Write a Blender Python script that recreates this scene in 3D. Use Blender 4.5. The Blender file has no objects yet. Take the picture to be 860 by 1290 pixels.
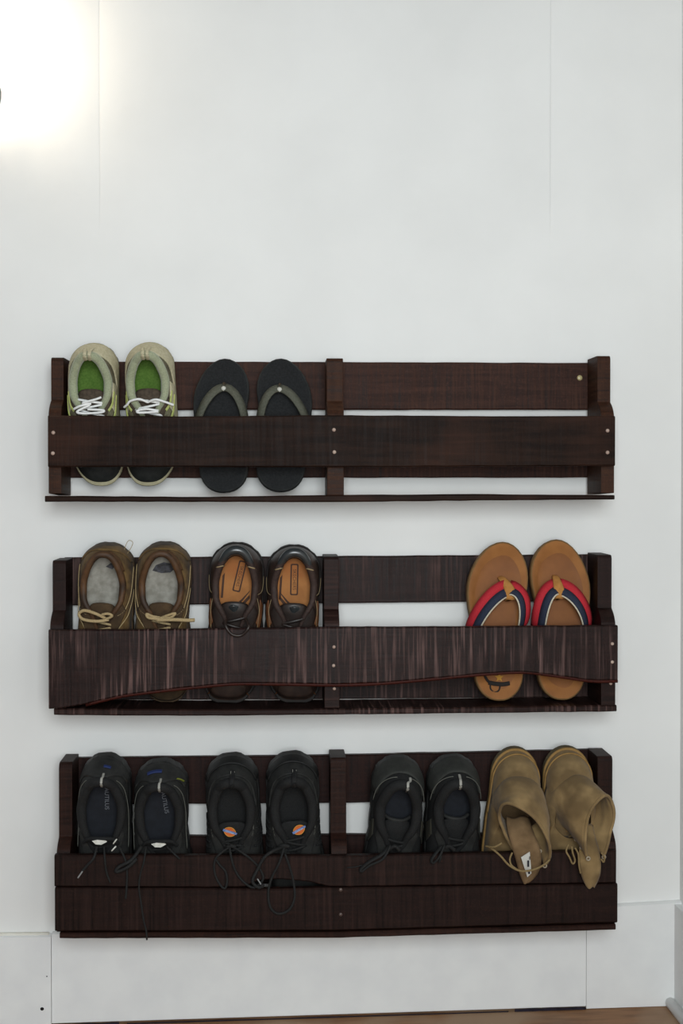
import bpy, bmesh, math, random
from mathutils import Vector, Matrix, Euler
random.seed(7)
PI = math.pi
scene = bpy.context.scene
COL = scene.collection

# ------------------------------------------------------------------ camera
FPX = 1600.0                       # focal length in pixels of the 860x1290 frame
CAM = Vector((0.0, -2.35, 0.0))
YAW, PITCH = math.atan(80 / FPX), math.atan(20 / FPX)
ROT = Euler((PI / 2 - PITCH, 0, -YAW), 'XYZ').to_matrix()

def W(px, py, Y):
    """point of the plane y=Y that the photograph shows at pixel px, py"""
    d = ROT @ Vector(((px - 430) / FPX, (645 - py) / FPX, -1.0))
    return CAM + d * ((Y - CAM.y) / d.y)

CAM.z = -W(430, 1277, 0).z         # the floor is z = 0
cd = bpy.data.cameras.new('camera')
cd.sensor_fit = 'VERTICAL'; cd.sensor_height = 36; cd.lens = FPX / 1290 * 36
cam = bpy.data.objects.new('camera', cd); COL.objects.link(cam)
cam.matrix_world = Matrix.Translation(CAM) @ ROT.to_4x4()
scene.camera = cam

# ------------------------------------------------------------------ light
wd = bpy.data.worlds.new('world'); scene.world = wd; wd.use_nodes = True
bg = wd.node_tree.nodes['Background']
bg.inputs[0].default_value = (0.86, 0.93, 1.0, 1); bg.inputs[1].default_value = 0.19
def area(name, loc, target, sx, sy, power, col):
    l = bpy.data.lights.new(name, 'AREA'); l.shape = 'RECTANGLE'; l.size = sx; l.size_y = sy
    l.energy = power; l.color = col
    o = bpy.data.objects.new(name, l); COL.objects.link(o); o.location = loc
    o.rotation_euler = (Vector(target) - Vector(loc)).to_track_quat('-Z', 'Y').to_euler()
    return o
area('front_fill_light', (0.10, -2.9, 1.24), (0.06, 0, 1.08), 0.9, 1.2, 51, (0.91, 0.975, 1.0))  # unseen soft light added behind the camera for frontal brightness
scene.view_settings.view_transform = 'Standard'
scene.view_settings.look = 'None'
scene.view_settings.exposure = 0.0
scene.view_settings.gamma = 1.0
scene.view_settings.use_curve_mapping = False

# ------------------------------------------------------------------ helpers
def lin(c):
    return tuple(((v / 255) / 12.92 if v / 255 <= 0.04045 else ((v / 255 + 0.055) / 1.055) ** 2.4) for v in c)
def L4(c): return (*lin(c), 1)

MATS = {}
def mat(name, c1, c2=None, scale=60, rough=0.8, bump=0.15, stretch=(1, 1, 1), detail=4, c3=None, scale3=9, spec=0.35, sheen=0, lo=0.35, hi=0.65, bdist=0.001):
    if name in MATS: return MATS[name]
    m = bpy.data.materials.new(name); m.use_nodes = True; MATS[name] = m
    nt = m.node_tree; N = nt.nodes; K = nt.links
    b = N['Principled BSDF']; b.inputs['Roughness'].default_value = rough
    b.inputs['Specular IOR Level'].default_value = spec
    if sheen: b.inputs['Sheen Weight'].default_value = sheen
    tc = N.new('ShaderNodeTexCoord'); mp = N.new('ShaderNodeMapping'); mp.inputs['Scale'].default_value = stretch
    K.new(tc.outputs['Object'], mp.inputs[0])
    n = N.new('ShaderNodeTexNoise'); n.inputs['Scale'].default_value = scale; n.inputs['Detail'].default_value = detail
    K.new(mp.outputs[0], n.inputs['Vector'])
    r = N.new('ShaderNodeValToRGB'); r.color_ramp.elements[0].position = lo; r.color_ramp.elements[1].position = hi
    r.color_ramp.elements[0].color = L4(c1); r.color_ramp.elements[1].color = L4(c2 or c1)
    K.new(n.outputs[0], r.inputs[0]); col = r.outputs[0]
    if c3:
        n3 = N.new('ShaderNodeTexNoise'); n3.inputs['Scale'].default_value = scale3; n3.inputs['Detail'].default_value = 3
        K.new(tc.outputs['Object'], n3.inputs['Vector'])
        r3 = N.new('ShaderNodeValToRGB'); r3.color_ramp.elements[0].position = 0.48; r3.color_ramp.elements[1].position = 0.62
        K.new(n3.outputs[0], r3.inputs[0])
        mx = N.new('ShaderNodeMix'); mx.data_type = 'RGBA'
        K.new(r3.outputs[0], mx.inputs[0]); K.new(col, mx.inputs[6]); mx.inputs[7].default_value = L4(c3); col = mx.outputs[2]
    K.new(col, b.inputs['Base Color'])
    if bump:
        bp = N.new('ShaderNodeBump'); bp.inputs['Strength'].default_value = bump; bp.inputs['Distance'].default_value = bdist
        K.new(n.outputs[0], bp.inputs['Height']); K.new(bp.outputs[0], b.inputs['Normal'])
    return m

def wood(name, dark, mid, pale, saw=0.5, rough=0.5, vertical=False, warm=None, knots=False, sawdark=0.6, spec=0.13, grain_k=0.45):
    """stained, rough-sawn pallet wood: long grain, cross saw marks, patchy pale streaks with painted-in sheen"""
    m = bpy.data.materials.new(name); m.use_nodes = True; nt = m.node_tree; N = nt.nodes; K = nt.links
    b = N['Principled BSDF']; b.inputs['Specular IOR Level'].default_value = spec
    tc = N.new('ShaderNodeTexCoord'); oi = N.new('ShaderNodeObjectInfo')
    off = N.new('ShaderNodeVectorMath'); off.operation = 'SCALE'; off.inputs[0].default_value = (7.3, 3.1, 5.7)
    K.new(oi.outputs['Random'], off.inputs['Scale'])
    ad = N.new('ShaderNodeVectorMath'); ad.operation = 'ADD'
    K.new(tc.outputs['Object'], ad.inputs[0]); K.new(off.outputs[0], ad.inputs[1])
    def noise(sc, s, detail=5, dist=0.0):
        mp = N.new('ShaderNodeMapping'); mp.inputs['Scale'].default_value = sc
        K.new(ad.outputs[0], mp.inputs[0])
        n = N.new('ShaderNodeTexNoise'); n.inputs['Scale'].default_value = s; n.inputs['Detail'].default_value = detail
        n.inputs['Distortion'].default_value = dist
        K.new(mp.outputs[0], n.inputs['Vector']); return n.outputs[0]
    def ramp(v, a, c0, c, c1):
        r = N.new('ShaderNodeValToRGB'); e = r.color_ramp.elements
        e[0].position = a; e[0].color = c0; e[1].position = c; e[1].color = c1
        K.new(v, r.inputs[0]); return r.outputs[0]
    def mix(f, a, c, mode='MIX'):
        x = N.new('ShaderNodeMix'); x.data_type = 'RGBA'; x.blend_type = mode
        for sock, v in ((0, f), (6, a), (7, c)):
            if hasattr(v, 'is_output'): K.new(v, x.inputs[sock])
            else: x.inputs[sock].default_value = v
        return x.outputs[2]
    def mul(a, c):
        x = N.new('ShaderNodeMath'); x.operation = 'MULTIPLY'
        for i, v in enumerate((a, c)):
            if hasattr(v, 'is_output'): K.new(v, x.inputs[i])
            else: x.inputs[i].default_value = v
        return x.outputs[0]
    g = (1, 14, 14) if not vertical else (14, 14, 1)
    s = (30, 1.2, 1.2) if not vertical else (1.2, 1.2, 30)
    grain = noise(g, 9, 6, 0.6); sawn = noise(s, 6, 4); patch = noise((1, 1, 1), 7, 3); fine = noise((1, 1, 1), 260, 2)
    W0, B0 = (1, 1, 1, 1), (0, 0, 0, 1)
    c = mix(ramp(grain, 0.35, (0.5 - grain_k / 2,) * 3 + (1,), 0.68, (0.5 + grain_k / 2,) * 3 + (1,)), L4(dark), L4(mid))
    if warm: c = mix(ramp(patch, 0.5, B0, 0.66, W0), c, mix(ramp(grain, 0.3, B0, 0.7, W0), L4(mid), L4(warm)))
    f = mul(mul(ramp(sawn, 0.5, B0, 0.68, W0), ramp(patch, 0.36, B0, 0.6, W0)), saw)
    c = mix(f, c, L4(pale))  # pale saw marks, with some glossy reflection painted into the colour
    f2 = mul(ramp(sawn, 0.32, W0, 0.44, B0), sawdark)
    c = mix(f2, c, L4(tuple(v * 0.55 for v in dark)))
    c = mix(mul(ramp(fine, 0.55, B0, 0.75, W0), 0.25), c, L4(tuple(min(255, v * 1.5) for v in mid)))
    if knots:
        vo = N.new('ShaderNodeTexVoronoi'); vo.inputs['Scale'].default_value = 3.0
        mp = N.new('ShaderNodeMapping'); mp.inputs['Scale'].default_value = (1, 2.2, 2.2)
        K.new(ad.outputs[0], mp.inputs[0]); K.new(mp.outputs[0], vo.inputs['Vector'])
        c = mix(mul(ramp(vo.outputs['Distance'], 0.03, W0, 0.075, B0), 0.8), c, L4(tuple(v * 0.35 for v in dark)))
    K.new(c, b.inputs['Base Color'])
    rr = N.new('ShaderNodeMapRange'); rr.inputs[3].default_value = rough - 0.14; rr.inputs[4].default_value = rough + 0.2
    K.new(sawn, rr.inputs[0]); K.new(rr.outputs[0], b.inputs['Roughness'])
    h = N.new('ShaderNodeMath'); h.operation = 'ADD'; K.new(mul(sawn, 1.0), h.inputs[0]); K.new(mul(grain, 0.6), h.inputs[1])
    bp = N.new('ShaderNodeBump'); bp.inputs['Strength'].default_value = 0.4; bp.inputs['Distance'].default_value = 0.0012
    K.new(h.outputs[0], bp.inputs['Height']); K.new(bp.outputs[0], b.inputs['Normal'])
    return m

def tag(o, label, cat, group=None, kind=None):
    o['label'] = label; o['category'] = cat
    if group: o['group'] = group
    if kind: o['kind'] = kind
    return o

def obj(name, verts, faces, m, parent=None, smooth=True, world=False, solid=0, sub=0, label=None, bevel=0):
    me = bpy.data.meshes.new(name)
    vs = [Vector(v) for v in verts]
    if world and parent is not None:
        inv = parent.matrix_basis.inverted() if parent.parent is None else (parent.parent.matrix_basis @ parent.matrix_basis).inverted()
        vs = [inv @ v for v in vs]
    me.from_pydata([tuple(v) for v in vs], [], faces); me.update()
    bm = bmesh.new(); bm.from_mesh(me)
    bmesh.ops.recalc_face_normals(bm, faces=bm.faces)
    if bevel: bmesh.ops.bevel(bm, geom=list(bm.edges), offset=bevel, segments=2, affect='EDGES', profile=0.6)
    bm.to_mesh(me); bm.free()
    if smooth:
        for p in me.polygons: p.use_smooth = True
    me.materials.append(m)
    o = bpy.data.objects.new(name, me); COL.objects.link(o)
    if parent is not None: o.parent = parent
    if solid:
        md = o.modifiers.new('solidify', 'SOLIDIFY'); md.thickness = solid; md.offset = 0
    if sub:
        md = o.modifiers.new('subdivision', 'SUBSURF'); md.levels = sub; md.render_levels = sub
    if label: o['label'] = label
    return o

def empty(name, loc=(0, 0, 0), rot=(0, 0, 0)):
    o = bpy.data.objects.new(name, None); COL.objects.link(o)
    o.empty_display_size = 0.05
    o.matrix_basis = Matrix.Translation(Vector(loc)) @ Euler(rot, 'XYZ').to_matrix().to_4x4()
    return o

def box(x0, x1, y0, y1, z0, z1):
    v = [(x, y, z) for x in (x0, x1) for y in (y0, y1) for z in (z0, z1)]
    return v, [(0, 1, 3, 2), (4, 6, 7, 5), (0, 4, 5, 1), (2, 3, 7, 6), (0, 2, 6, 4), (1, 5, 7, 3)]

def grid_faces(rows, cols, wrap=False):
    f = []
    for i in range(rows - 1):
        for j in range(cols if wrap else cols - 1):
            k = (j + 1) % cols
            f.append((i * cols + j, i * cols + k, (i + 1) * cols + k, (i + 1) * cols + j))
    return f

def smooth_path(pts, n=8, closed=False):
    pts = [Vector(p) for p in pts]; out = []; c = len(pts)
    for i in range(c if closed else c - 1):
        if closed: p0, p1, p2, p3 = pts[i - 1], pts[i], pts[(i + 1) % c], pts[(i + 2) % c]
        else: p0, p1, p2, p3 = pts[max(i - 1, 0)], pts[i], pts[i + 1], pts[min(i + 2, c - 1)]
        for k in range(n):
            t = k / n
            out.append(0.5 * ((2 * p1) + (p2 - p0) * t + (2 * p0 - 5 * p1 + 4 * p2 - p3) * t * t + (3 * p1 - p0 - 3 * p2 + p3) * t ** 3))
    if not closed: out.append(pts[-1])
    return out

def tube(pts, r, n=7, closed=False, flat=1.0, up=None):
    """swept tube; r may be a function of the fraction along; flat squeezes it along the binormal"""
    pts = [Vector(p) for p in pts]; c = len(pts); verts = []; prev = None
    for i, p in enumerate(pts):
        if closed: t = pts[(i + 1) % c] - pts[i - 1]
        else: t = pts[min(i + 1, c - 1)] - pts[max(i - 1, 0)]
        t = t.normalized() if t.length > 1e-9 else Vector((0, 0, 1))
        if up is not None: ref = Vector(up)
        else: ref = prev if prev is not None else (Vector((0, 0, 1)) if abs(t.z) < 0.9 else Vector((1, 0, 0)))
        b = ref - t * ref.dot(t)
        if b.length < 1e-6: b = t.orthogonal()
        b.normalize(); prev = b; a = t.cross(b)
        rr = r(i / (c - 1)) if callable(r) else r
        for k in range(n):
            q = 2 * PI * k / n
            verts.append(p + a * math.cos(q) * rr + b * math.sin(q) * rr * flat)
    f = grid_faces(c, n, True)
    if closed:
        for k in range(n): f.append(((c - 1) * n + k, (c - 1) * n + (k + 1) % n, (k + 1) % n, k))
    else:
        f.append(tuple(range(n - 1, -1, -1))); f.append(tuple(range((c - 1) * n, c * n)))
    return verts, f

def interp(x, tab):
    if x <= tab[0][0]: return tab[0][1]
    for (a, p), (b, q) in zip(tab, tab[1:]):
        if x <= b:
            t = (x - a) / (b - a); t = t * t * (3 - 2 * t) * 0.5 + t * 0.5
            return p + (q - p) * t
    return tab[-1][1]

def text_mesh(s, size):
    c = bpy.data.curves.new('lettering', 'FONT'); c.body = s; c.size = size; c.align_x = 'CENTER'; c.align_y = 'CENTER'
    o = bpy.data.objects.new('lettering', c); COL.objects.link(o)
    bpy.context.view_layer.update()
    me = bpy.data.meshes.new_from_object(o.evaluated_get(bpy.context.evaluated_depsgraph_get()))
    v = [tuple(p.co) for p in me.vertices]; f = [tuple(p.vertices) for p in me.polygons]
    bpy.data.objects.remove(o); bpy.data.curves.remove(c); bpy.data.meshes.remove(me)
    return v, f

# ------------------------------------------------------------------ the room
M_wall = mat('painted_wall', (233, 232, 229), (238, 237, 234), scale=5, rough=0.55, bump=0.12, detail=8, spec=0.3, bdist=0.004)
M_trim = mat('painted_trim', (232, 232, 231), (238, 238, 236), scale=18, rough=0.45, bump=0.2, detail=6, spec=0.35, bdist=0.003)
M_cream = mat('cream_lit_ledge', (226, 221, 208), (233, 229, 218), scale=30, rough=0.6)
M_gap = mat('dark_gap', (24, 20, 30), (40, 33, 46), scale=80, rough=0.9)
M_floor = mat('worn_brown_floor', (118, 82, 52), (150, 108, 72), scale=9, rough=0.6, bump=0.2, stretch=(1, 6, 1), detail=8, c3=(158, 128, 100), scale3=4)
M_hole = mat('nail_hole', (22, 18, 18), rough=0.9)

XL, XR = -2.0, W(856, 1100, 0).x
ZT = 2.5
wall = obj('wall_back', *box(XL, XR + 0.1, 0.002, 0.12, -0.1, ZT), M_wall, smooth=False)
tag(wall, 'white painted wall behind the three shoe racks', 'wall', kind='structure')
seams = [XL, W(125, 120, 0).x, W(693, 120, 0).x, XR]
for i, (a, b) in enumerate(zip(seams, seams[1:])):
    g = 0.0002
    # each board of the wall ends in a shallow painted-over joint
    vs = []; xs = [a + g, a + g + 0.004] + [a + (b - a) * k / 10 for k in range(1, 10)] + [b - g - 0.004, b - g]
    zj = W(125, 300, 0).z
    for z, dep in ((-0.05, 0.0), (zj, 0.0), (zj + 0.15, 0.0005), (ZT, 0.0006)):     # the joint is filled flush lower down
        for k, x in enumerate(xs):
            e = -1 if k == 0 else 1 if k == len(xs) - 1 else 0
            vs.append((x + (e * g if dep == 0 else 0), dep if e else 0.0, z))
    n = len(xs)
    obj('panel', vs, grid_faces(4, n), M_wall, wall, smooth=True)
wr = obj('wall_right', *box(XR, XR + 0.1, -3.2, 0.0, -0.1, ZT), M_wall, smooth=False)
tag(wr, 'white side wall at the far right corner', 'wall', kind='structure')

zl, zr = W(75, 1289, 0).z, W(856, 1264, 0).z    # the old floor runs slightly uphill to the right
slope = (zr - zl) / (W(856, 1264, 0).x - W(75, 1289, 0).x)
xfl = W(75, 1289, 0).x
def floor_z(x): return zl + (x - xfl) * slope
fv = []
for y in (-3.2, 0.05):
    for x in (XL, XR + 0.05): fv.append((x, y, floor_z(x)))
for y in (-3.2, 0.05):
    for x in (XL, XR + 0.05): fv.append((x, y, floor_z(x) - 0.05))
fl = obj('floor', fv, [(0, 1, 3, 2), (4, 6, 7, 5), (0, 4, 5, 1), (2, 3, 7, 6), (0, 2, 6, 4), (1, 5, 7, 3)], M_floor, smooth=False)
tag(fl, 'worn orange-brown wooden floor along the foot of the wall', 'floor', kind='structure')

def baseboard(name, x0, x1, zt0, zt1, y, label, lift=0.004, side=False):
    prof = [(0, 0), (-y, 0), (-y, 1), (-y * 0.55, 1.0), (0, 1)]
    vs = []; n = 12
    for k in range(n + 1):
        x = x0 + (x1 - x0) * k / n; zt = zt0 + (zt1 - zt0) * k / n; zb = floor_z(x) + lift
        for (yy, s) in prof: vs.append((x, yy, zb + (zt - zb) * s - (0.002 if (yy == -y and s == 1) else 0)))
    m = len(prof); f = grid_faces(n + 1, m, True)
    f += [tuple(range(m - 1, -1, -1)), tuple(range(n * m, n * m + m))]
    o = obj(name, vs, f, M_trim, smooth=False)
    return tag(o, label, 'baseboard', kind='structure')
xa, xb = W(65, 1230, -0.012).x, W(738, 1230, -0.012).x
b1 = baseboard('baseboard_left', XL, xa - 0.0004, W(-500, 1184, -0.016).z, W(62, 1179, -0.016).z, 0.016, 'white baseboard length left of the joint under the bottom rack')
b2 = baseboard('baseboard_middle', xa + 0.0004, xb - 0.0004, W(70, 1176, -0.013).z, W(738, 1146, -0.013).z, 0.013, 'long white baseboard below the bottom rack', lift=0.006)
b3 = baseboard('baseboard_right', xb + 0.0004, XR, W(738, 1143, -0.013).z, W(856, 1136, -0.013).z, 0.013, 'short white baseboard length running into the right corner', lift=0.001)
obj('lit_ledge', *tube([W(x, 1177.5 + 0.012 * (62 - x), -0.006) for x in (-60, 0, 30, 62)], 0.005, 6), M_cream, b1)  # cream top ledge of the left baseboard, its lit tone put into the colour
for (px, py, r) in ((53, 1271, 0.0035), (59, 1230, 0.0013)):
    c = W(px, py, -0.0161)
    obj('nail_hole', [(c.x + r * math.cos(a), c.y - 0.0002 * (j == 0), c.z + r * 0.9 * math.sin(a)) for j in (0, 1) for a in [2 * PI * k / 10 for k in range(10)]],
        [tuple(range(10))] + [(k, (k + 1) % 10, 10 + (k + 1) % 10, 10 + k) for k in range(10)], M_hole, b1)
for (p0, p1, th) in ((648, 737, 0.0055), (74, 150, 0.004), (160, 640, 0.002)):
    a, b = W(p0, 1280, -0.012), W(p1, 1280, -0.012)
    vs = []
    for k in range(9):
        x = a.x + (b.x - a.x) * k / 8; z = floor_z(x)
        t = th * (0.75 + 0.4 * random.random())
        vs += [(x, -0.0150, z - 0.001), (x, -0.0150, z + t), (x, -0.0135, z + t), (x, -0.0135, z - 0.001)]
    obj('gap_strip', vs, grid_faces(9, 4, True) + [(0, 1, 2, 3), (32, 33, 34, 35)], M_gap, b2, smooth=False)  # dark strip along the gap at the foot of the baseboard
bs = obj('baseboard_side', *box(XR - 0.014, XR, -3.2, -0.0135, floor_z(XR) + 0.003, W(856, 1136, 0).z), M_trim, smooth=False)
tag(bs, 'white baseboard on the side wall, coming towards the viewer', 'baseboard', kind='structure')
ts = obj('trim_1', *tube([(XR - 0.022, -3.1, floor_z(XR) + 0.008), (XR - 0.022, -1.0, floor_z(XR) + 0.008), (XR - 0.022, -0.014, floor_z(XR) + 0.008)], 0.010, 8), M_trim)
tag(ts, 'rounded shoe moulding in the right floor corner', 'moulding', kind='structure')

# wall lamp just past the left edge
M_steel = mat('brushed_steel', (120, 126, 132), (150, 156, 160), scale=40, rough=0.35, spec=0.6)
M_steel.node_tree.nodes['Principled BSDF'].inputs['Metallic'].default_value = 0.8
lc = W(-42, 58, -0.075)
lamp = empty('wall_lamp', (lc.x, 0, lc.z - 0.09)); tag(lamp, 'steel wall lamp with a glowing globe at the left edge', 'lamp')
def lathe(prof, axis_o, axis='y', n=24):
    vs = []
    for (r, h) in prof:
        for k in range(n):
            a = 2 * PI * k / n
            p = (r * math.cos(a), h, r * math.sin(a)) if axis == 'y' else (r * math.cos(a), r * math.sin(a), h)
            vs.append(Vector(axis_o) + Vector(p))
    return vs, grid_faces(len(prof), n, True)
obj('backplate', *lathe([(0.0, -0.014), (0.018, -0.014), (0.022, -0.01), (0.024, 0.0), (0, 0)], (0, 0, 0)), M_steel, lamp)
obj('arm', *tube(smooth_path([(0, -0.012, 0), (0, -0.045, -0.005), (0, -0.07, 0.01), (0, -0.075, 0.04)], 6), 0.007, 10), M_steel, lamp)
obj('socket', *lathe([(0.0, 0.036), (0.018, 0.036), (0.022, 0.045), (0.022, 0.06), (0.0, 0.06)], (0, -0.075, 0), 'z'), M_steel, lamp)
kx = W(1.5, 119, -0.05).x - lc.x; kz = W(1.5, 119, -0.05).z - (lc.z - 0.09)
obj('switch_arm', *tube(smooth_path([(0, -0.02, 0), (kx * 0.5, -0.04, kz * 0.4), (kx - 0.008, -0.05, kz)], 5), 0.004, 8), M_steel, lamp)
obj('switch_knob', *lathe([(0.0, -0.020), (0.004, -0.017), (0.006, -0.006), (0.006, 0.006), (0.004, 0.015), (0, 0.018)], (kx - 0.005, -0.05, kz), 'z', 14), M_steel, lamp)
M_globe = bpy.data.materials.new('lit_globe'); M_globe.use_nodes = True
gb = M_globe.node_tree.nodes['Principled BSDF']; gb.inputs['Emission Color'].default_value = (1.0, 0.86, 0.66, 1); gb.inputs['Emission Strength'].default_value = 50
obj('globe', *lathe([(0.042 * math.sin(PI * k / 14), 0.096 - 0.042 * math.cos(PI * k / 14)) for k in range(15)], (0, -0.075, 0), 'z'), M_globe, lamp)

# ------------------------------------------------------------------ racks
YB, YP, YF = -0.016, -0.118, -0.134      # back-board face, post front, front-board front
WOOD = {
 1: dict(front=wood('stain_smooth', (23, 13, 9), (40, 25, 18), (60, 46, 40), 0.15, 0.5, warm=(56, 34, 25), sawdark=0.10, spec=0.07, grain_k=1.0),
         back=wood('stain_sawn_red', (40, 22, 17), (66, 40, 31), (88, 60, 48), 0.45, 0.55, knots=True, grain_k=0.7),
         post=wood('stain_post_warm', (39, 22, 14), (67, 40, 26), (79, 55, 40), 0.4, 0.55, vertical=True)),
 2: dict(front=wood('stain_sawn_pale', (25, 14, 12), (44, 27, 24), (114, 88, 83), 0.95, 0.42),
         back=wood('stain_sawn_back', (25, 14, 12), (46, 28, 24), (104, 79, 74), 0.8, 0.45),
         post=wood('stain_post_dark', (26, 14, 12), (42, 26, 22), (72, 51, 46), 0.45, 0.5, vertical=True)),
 3: dict(front=wood('stain_dark', (23, 13, 11), (40, 24, 19), (60, 40, 35), 0.45, 0.5),
         back=wood('stain_dark_back', (26, 13, 11), (46, 26, 22), (62, 40, 34), 0.4, 0.52),
         post=wood('stain_post_deep', (26, 14, 11), (49, 28, 21), (63, 42, 34), 0.35, 0.52, vertical=True)),
}
M_red = wood('raw_red_edge', (44, 16, 11), (70, 26, 18), (84, 44, 34), 0.3, 0.5)
M_nail = mat('pale_nail', (168, 142, 128), (190, 168, 152), rough=0.4, spec=0.6)
M_nail_d = mat('dark_nail', (78, 62, 56), (100, 84, 76), rough=0.4, spec=0.6)
M_screw = mat('brass_screw', (176, 160, 110), (200, 186, 140), rough=0.35, spec=0.7)

def plank(name, top, bot, y0, y1, m, parent, jag=0.0004, bev=0.0022, n=36, seed=0, ends=0.0015):
    """board lofted along X. top/bot: lists of world (x, z) sampled along the edges; front face y0, rear face y1"""
    rnd = random.Random(seed)
    x0, x1 = top[0][0], top[-1][0]
    vs = []
    for i in range(n + 1):
        x = x0 + (x1 - x0) * i / n
        zt = interp_l(x, top) + rnd.uniform(-jag, jag); zb = interp_l(x, bot) + rnd.uniform(-jag, jag)
        yw = rnd.uniform(-1, 1) * jag * 0.5
        xs = x + (rnd.uniform(-ends, ends) if i in (0, n) else 0)
        b = bev
        for (y, z) in ((y0, zb + b), (y0, zt - b), (y0 + b, zt), (y1 - b, zt), (y1, zt - b), (y1, zb + b), (y1 - b, zb), (y0 + b, zb)):
            vs.append((xs, y + yw, z))
    f = grid_faces(n + 1, 8, True) + [tuple(range(7, -1, -1)), tuple(range(n * 8, n * 8 + 8))]
    return obj(name, vs, f, m, parent, smooth=False, world=True)

def interp_l(x, tab):
    if x <= tab[0][0]: return tab[0][1]
    for (a, p), (b, q) in zip(tab, tab[1:]):
        if x <= b: return p + (q - p) * (x - a) / (b - a)
    return tab[-1][1]

def edge(pts, Y): return [(W(px, py, Y).x, W(px, py, Y).z) for (px, py) in pts]

def post(name, xo, xi, ztop, zstep, zbot, m, parent, step=0.027, round_top=0.006, chop=0.0):
    """sawn-off pallet stringer: full depth below, notched back above with the curved notch corner"""
    yr = YP + step
    prof = [(YB, zbot), (YP, zbot + chop), (YP, zstep - 0.004)]
    for k in range(1, 7):                       # curved notch corner
        a = k / 6
        prof.append((YP + step * (a ** 1.6), zstep - 0.004 + 0.032 * (a ** 0.75)))
    prof += [(yr, ztop - round_top), (yr + round_top * 0.4, ztop - round_top * 0.25), (yr + round_top, ztop), (YB, ztop + 0.001)]
    m_ = len(prof); vs = [(x, y, z) for x in (xo, xi) for (y, z) in prof]
    f = [tuple(range(m_)), tuple(range(2 * m_ - 1, m_ - 1, -1))] + [(k, (k + 1) % m_, m_ + (k + 1) % m_, m_ + k) for k in range(m_)]
    return obj(name, vs, f, m, parent, smooth=False, world=True, bevel=0.0012)

def nail(px, py, Y, parent, m, r=0.0034):
    c = W(px, py, Y)
    prof = [(0.0, -0.0016), (r * 0.6, -0.0014), (r, -0.0004), (r, 0.001), (0, 0.001)]
    v, f = lathe(prof, c, 'y', 10)
    return obj('nail', v, f, m, parent, world=True)

# ---- top rack
z0 = W(420, 630, YP).z
r1 = empty('shoe_rack', (W(420, 630, 0).x, 0, z0)); tag(r1, 'top dark pallet-wood wall rack with a smooth grained front board', 'shoe rack', 'pallet wood shoe racks on the wall')
plank('back_board', edge([(76, 455), (745, 457)], YB), edge([(76, 516), (745, 516)], YB), YB, -0.0005, WOOD[1]['back'], r1, seed=1)
plank('back_board', edge([(76, 545), (745, 545)], YB), edge([(76, 602), (745, 601.5)], YB), YB, -0.0005, WOOD[1]['back'], r1, seed=2)
zs = W(70, 523, YP).z
def X(px, py, Y): return W(px, py, Y).x
post('end_post', X(61, 560, YP), X(77, 560, YP), W(70, 450, -0.090).z, zs, W(70, 624, YP).z, WOOD[1]['post'], r1, chop=0.003)
post('middle_post', X(412, 560, YP), X(433, 560, YP), W(420, 451, -0.090).z, zs, W(420, 624, YP).z, WOOD[1]['post'], r1)
post('end_post', X(757, 560, YP), X(773.5, 560, YP), W(760, 448, -0.090).z, zs, W(760, 622.5, YP).z, WOOD[1]['post'], r1, chop=0.002)
plank('front_board', edge([(60, 523.5), (250, 524.5), (420, 523), (600, 524), (774.5, 524)], YF), edge([(60, 588), (420, 588.5), (774.5, 587)], YF), YF, YP - 0.0002, WOOD[1]['front'], r1, seed=3)
plank('bottom_board', edge([(58, 624.5), (250, 626), (420, 623.5), (600, 622.5), (775, 623.5)], -0.128), edge([(58, 632), (420, 632.5), (600, 630.5), (775, 629)], -0.128), -0.128, -0.026, WOOD[1]['front'], r1, seed=4, ends=0.003)
for p in ((67, 545), (66.5, 571), (420.5, 541.5), (421, 569.5), (765, 542.5), (765, 570)): nail(*p, YF, r1, M_nail)
nail(730, 476, YB, r1, M_screw, 0.0052)

# ---- middle rack
r2 = empty('shoe_rack', (W(420, 898, 0).x, 0, W(420, 898, YP).z)); tag(r2, 'middle dark wall rack whose wavy front board has pale saw marks', 'shoe rack', 'pallet wood shoe racks on the wall')
plank('back_board', edge([(80, 702.5), (400, 701), (748, 698.5)], YB), edge([(80, 763), (400, 760), (748, 757)], YB), YB, -0.0005, WOOD[2]['back'], r2, seed=5)
plank('back_board', edge([(80, 822), (748, 820)], YB), edge([(80, 882), (400, 881), (748, 878)], YB), YB, -0.0005, WOOD[2]['back'], r2, seed=6)
zs = W(420, 789, YP).z
post('end_post', X(63, 850, YP), X(80, 850, YP), W(70, 706, -0.090).z, zs, W(70, 892, YP).z, WOOD[2]['post'], r2)
post('middle_post', X(408.5, 850, YP), X(427.5, 850, YP), W(418, 701, -0.090).z, zs, W(418, 892, YP).z, WOOD[2]['post'], r2)
post('end_post', X(757, 850, YP), X(775, 850, YP), W(760, 699, -0.090).z, zs, W(760, 889, YP).z, WOOD[2]['post'], r2)
bot = [(62, 893), (70, 893), (108, 887), (153, 876), (199, 870), (235, 866), (289, 861), (330, 860.5), (425, 862), (480, 860), (540, 855), (609, 848.5), (660, 846), (702, 851), (744, 857), (777.5, 857)]
plank('front_board', edge([(62, 793.5), (200, 793), (420, 790), (600, 789.5), (777.5, 788)], YF), edge(bot, YF), YF, YP - 0.0002, WOOD[2]['front'], r2, seed=7, n=70)
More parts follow.
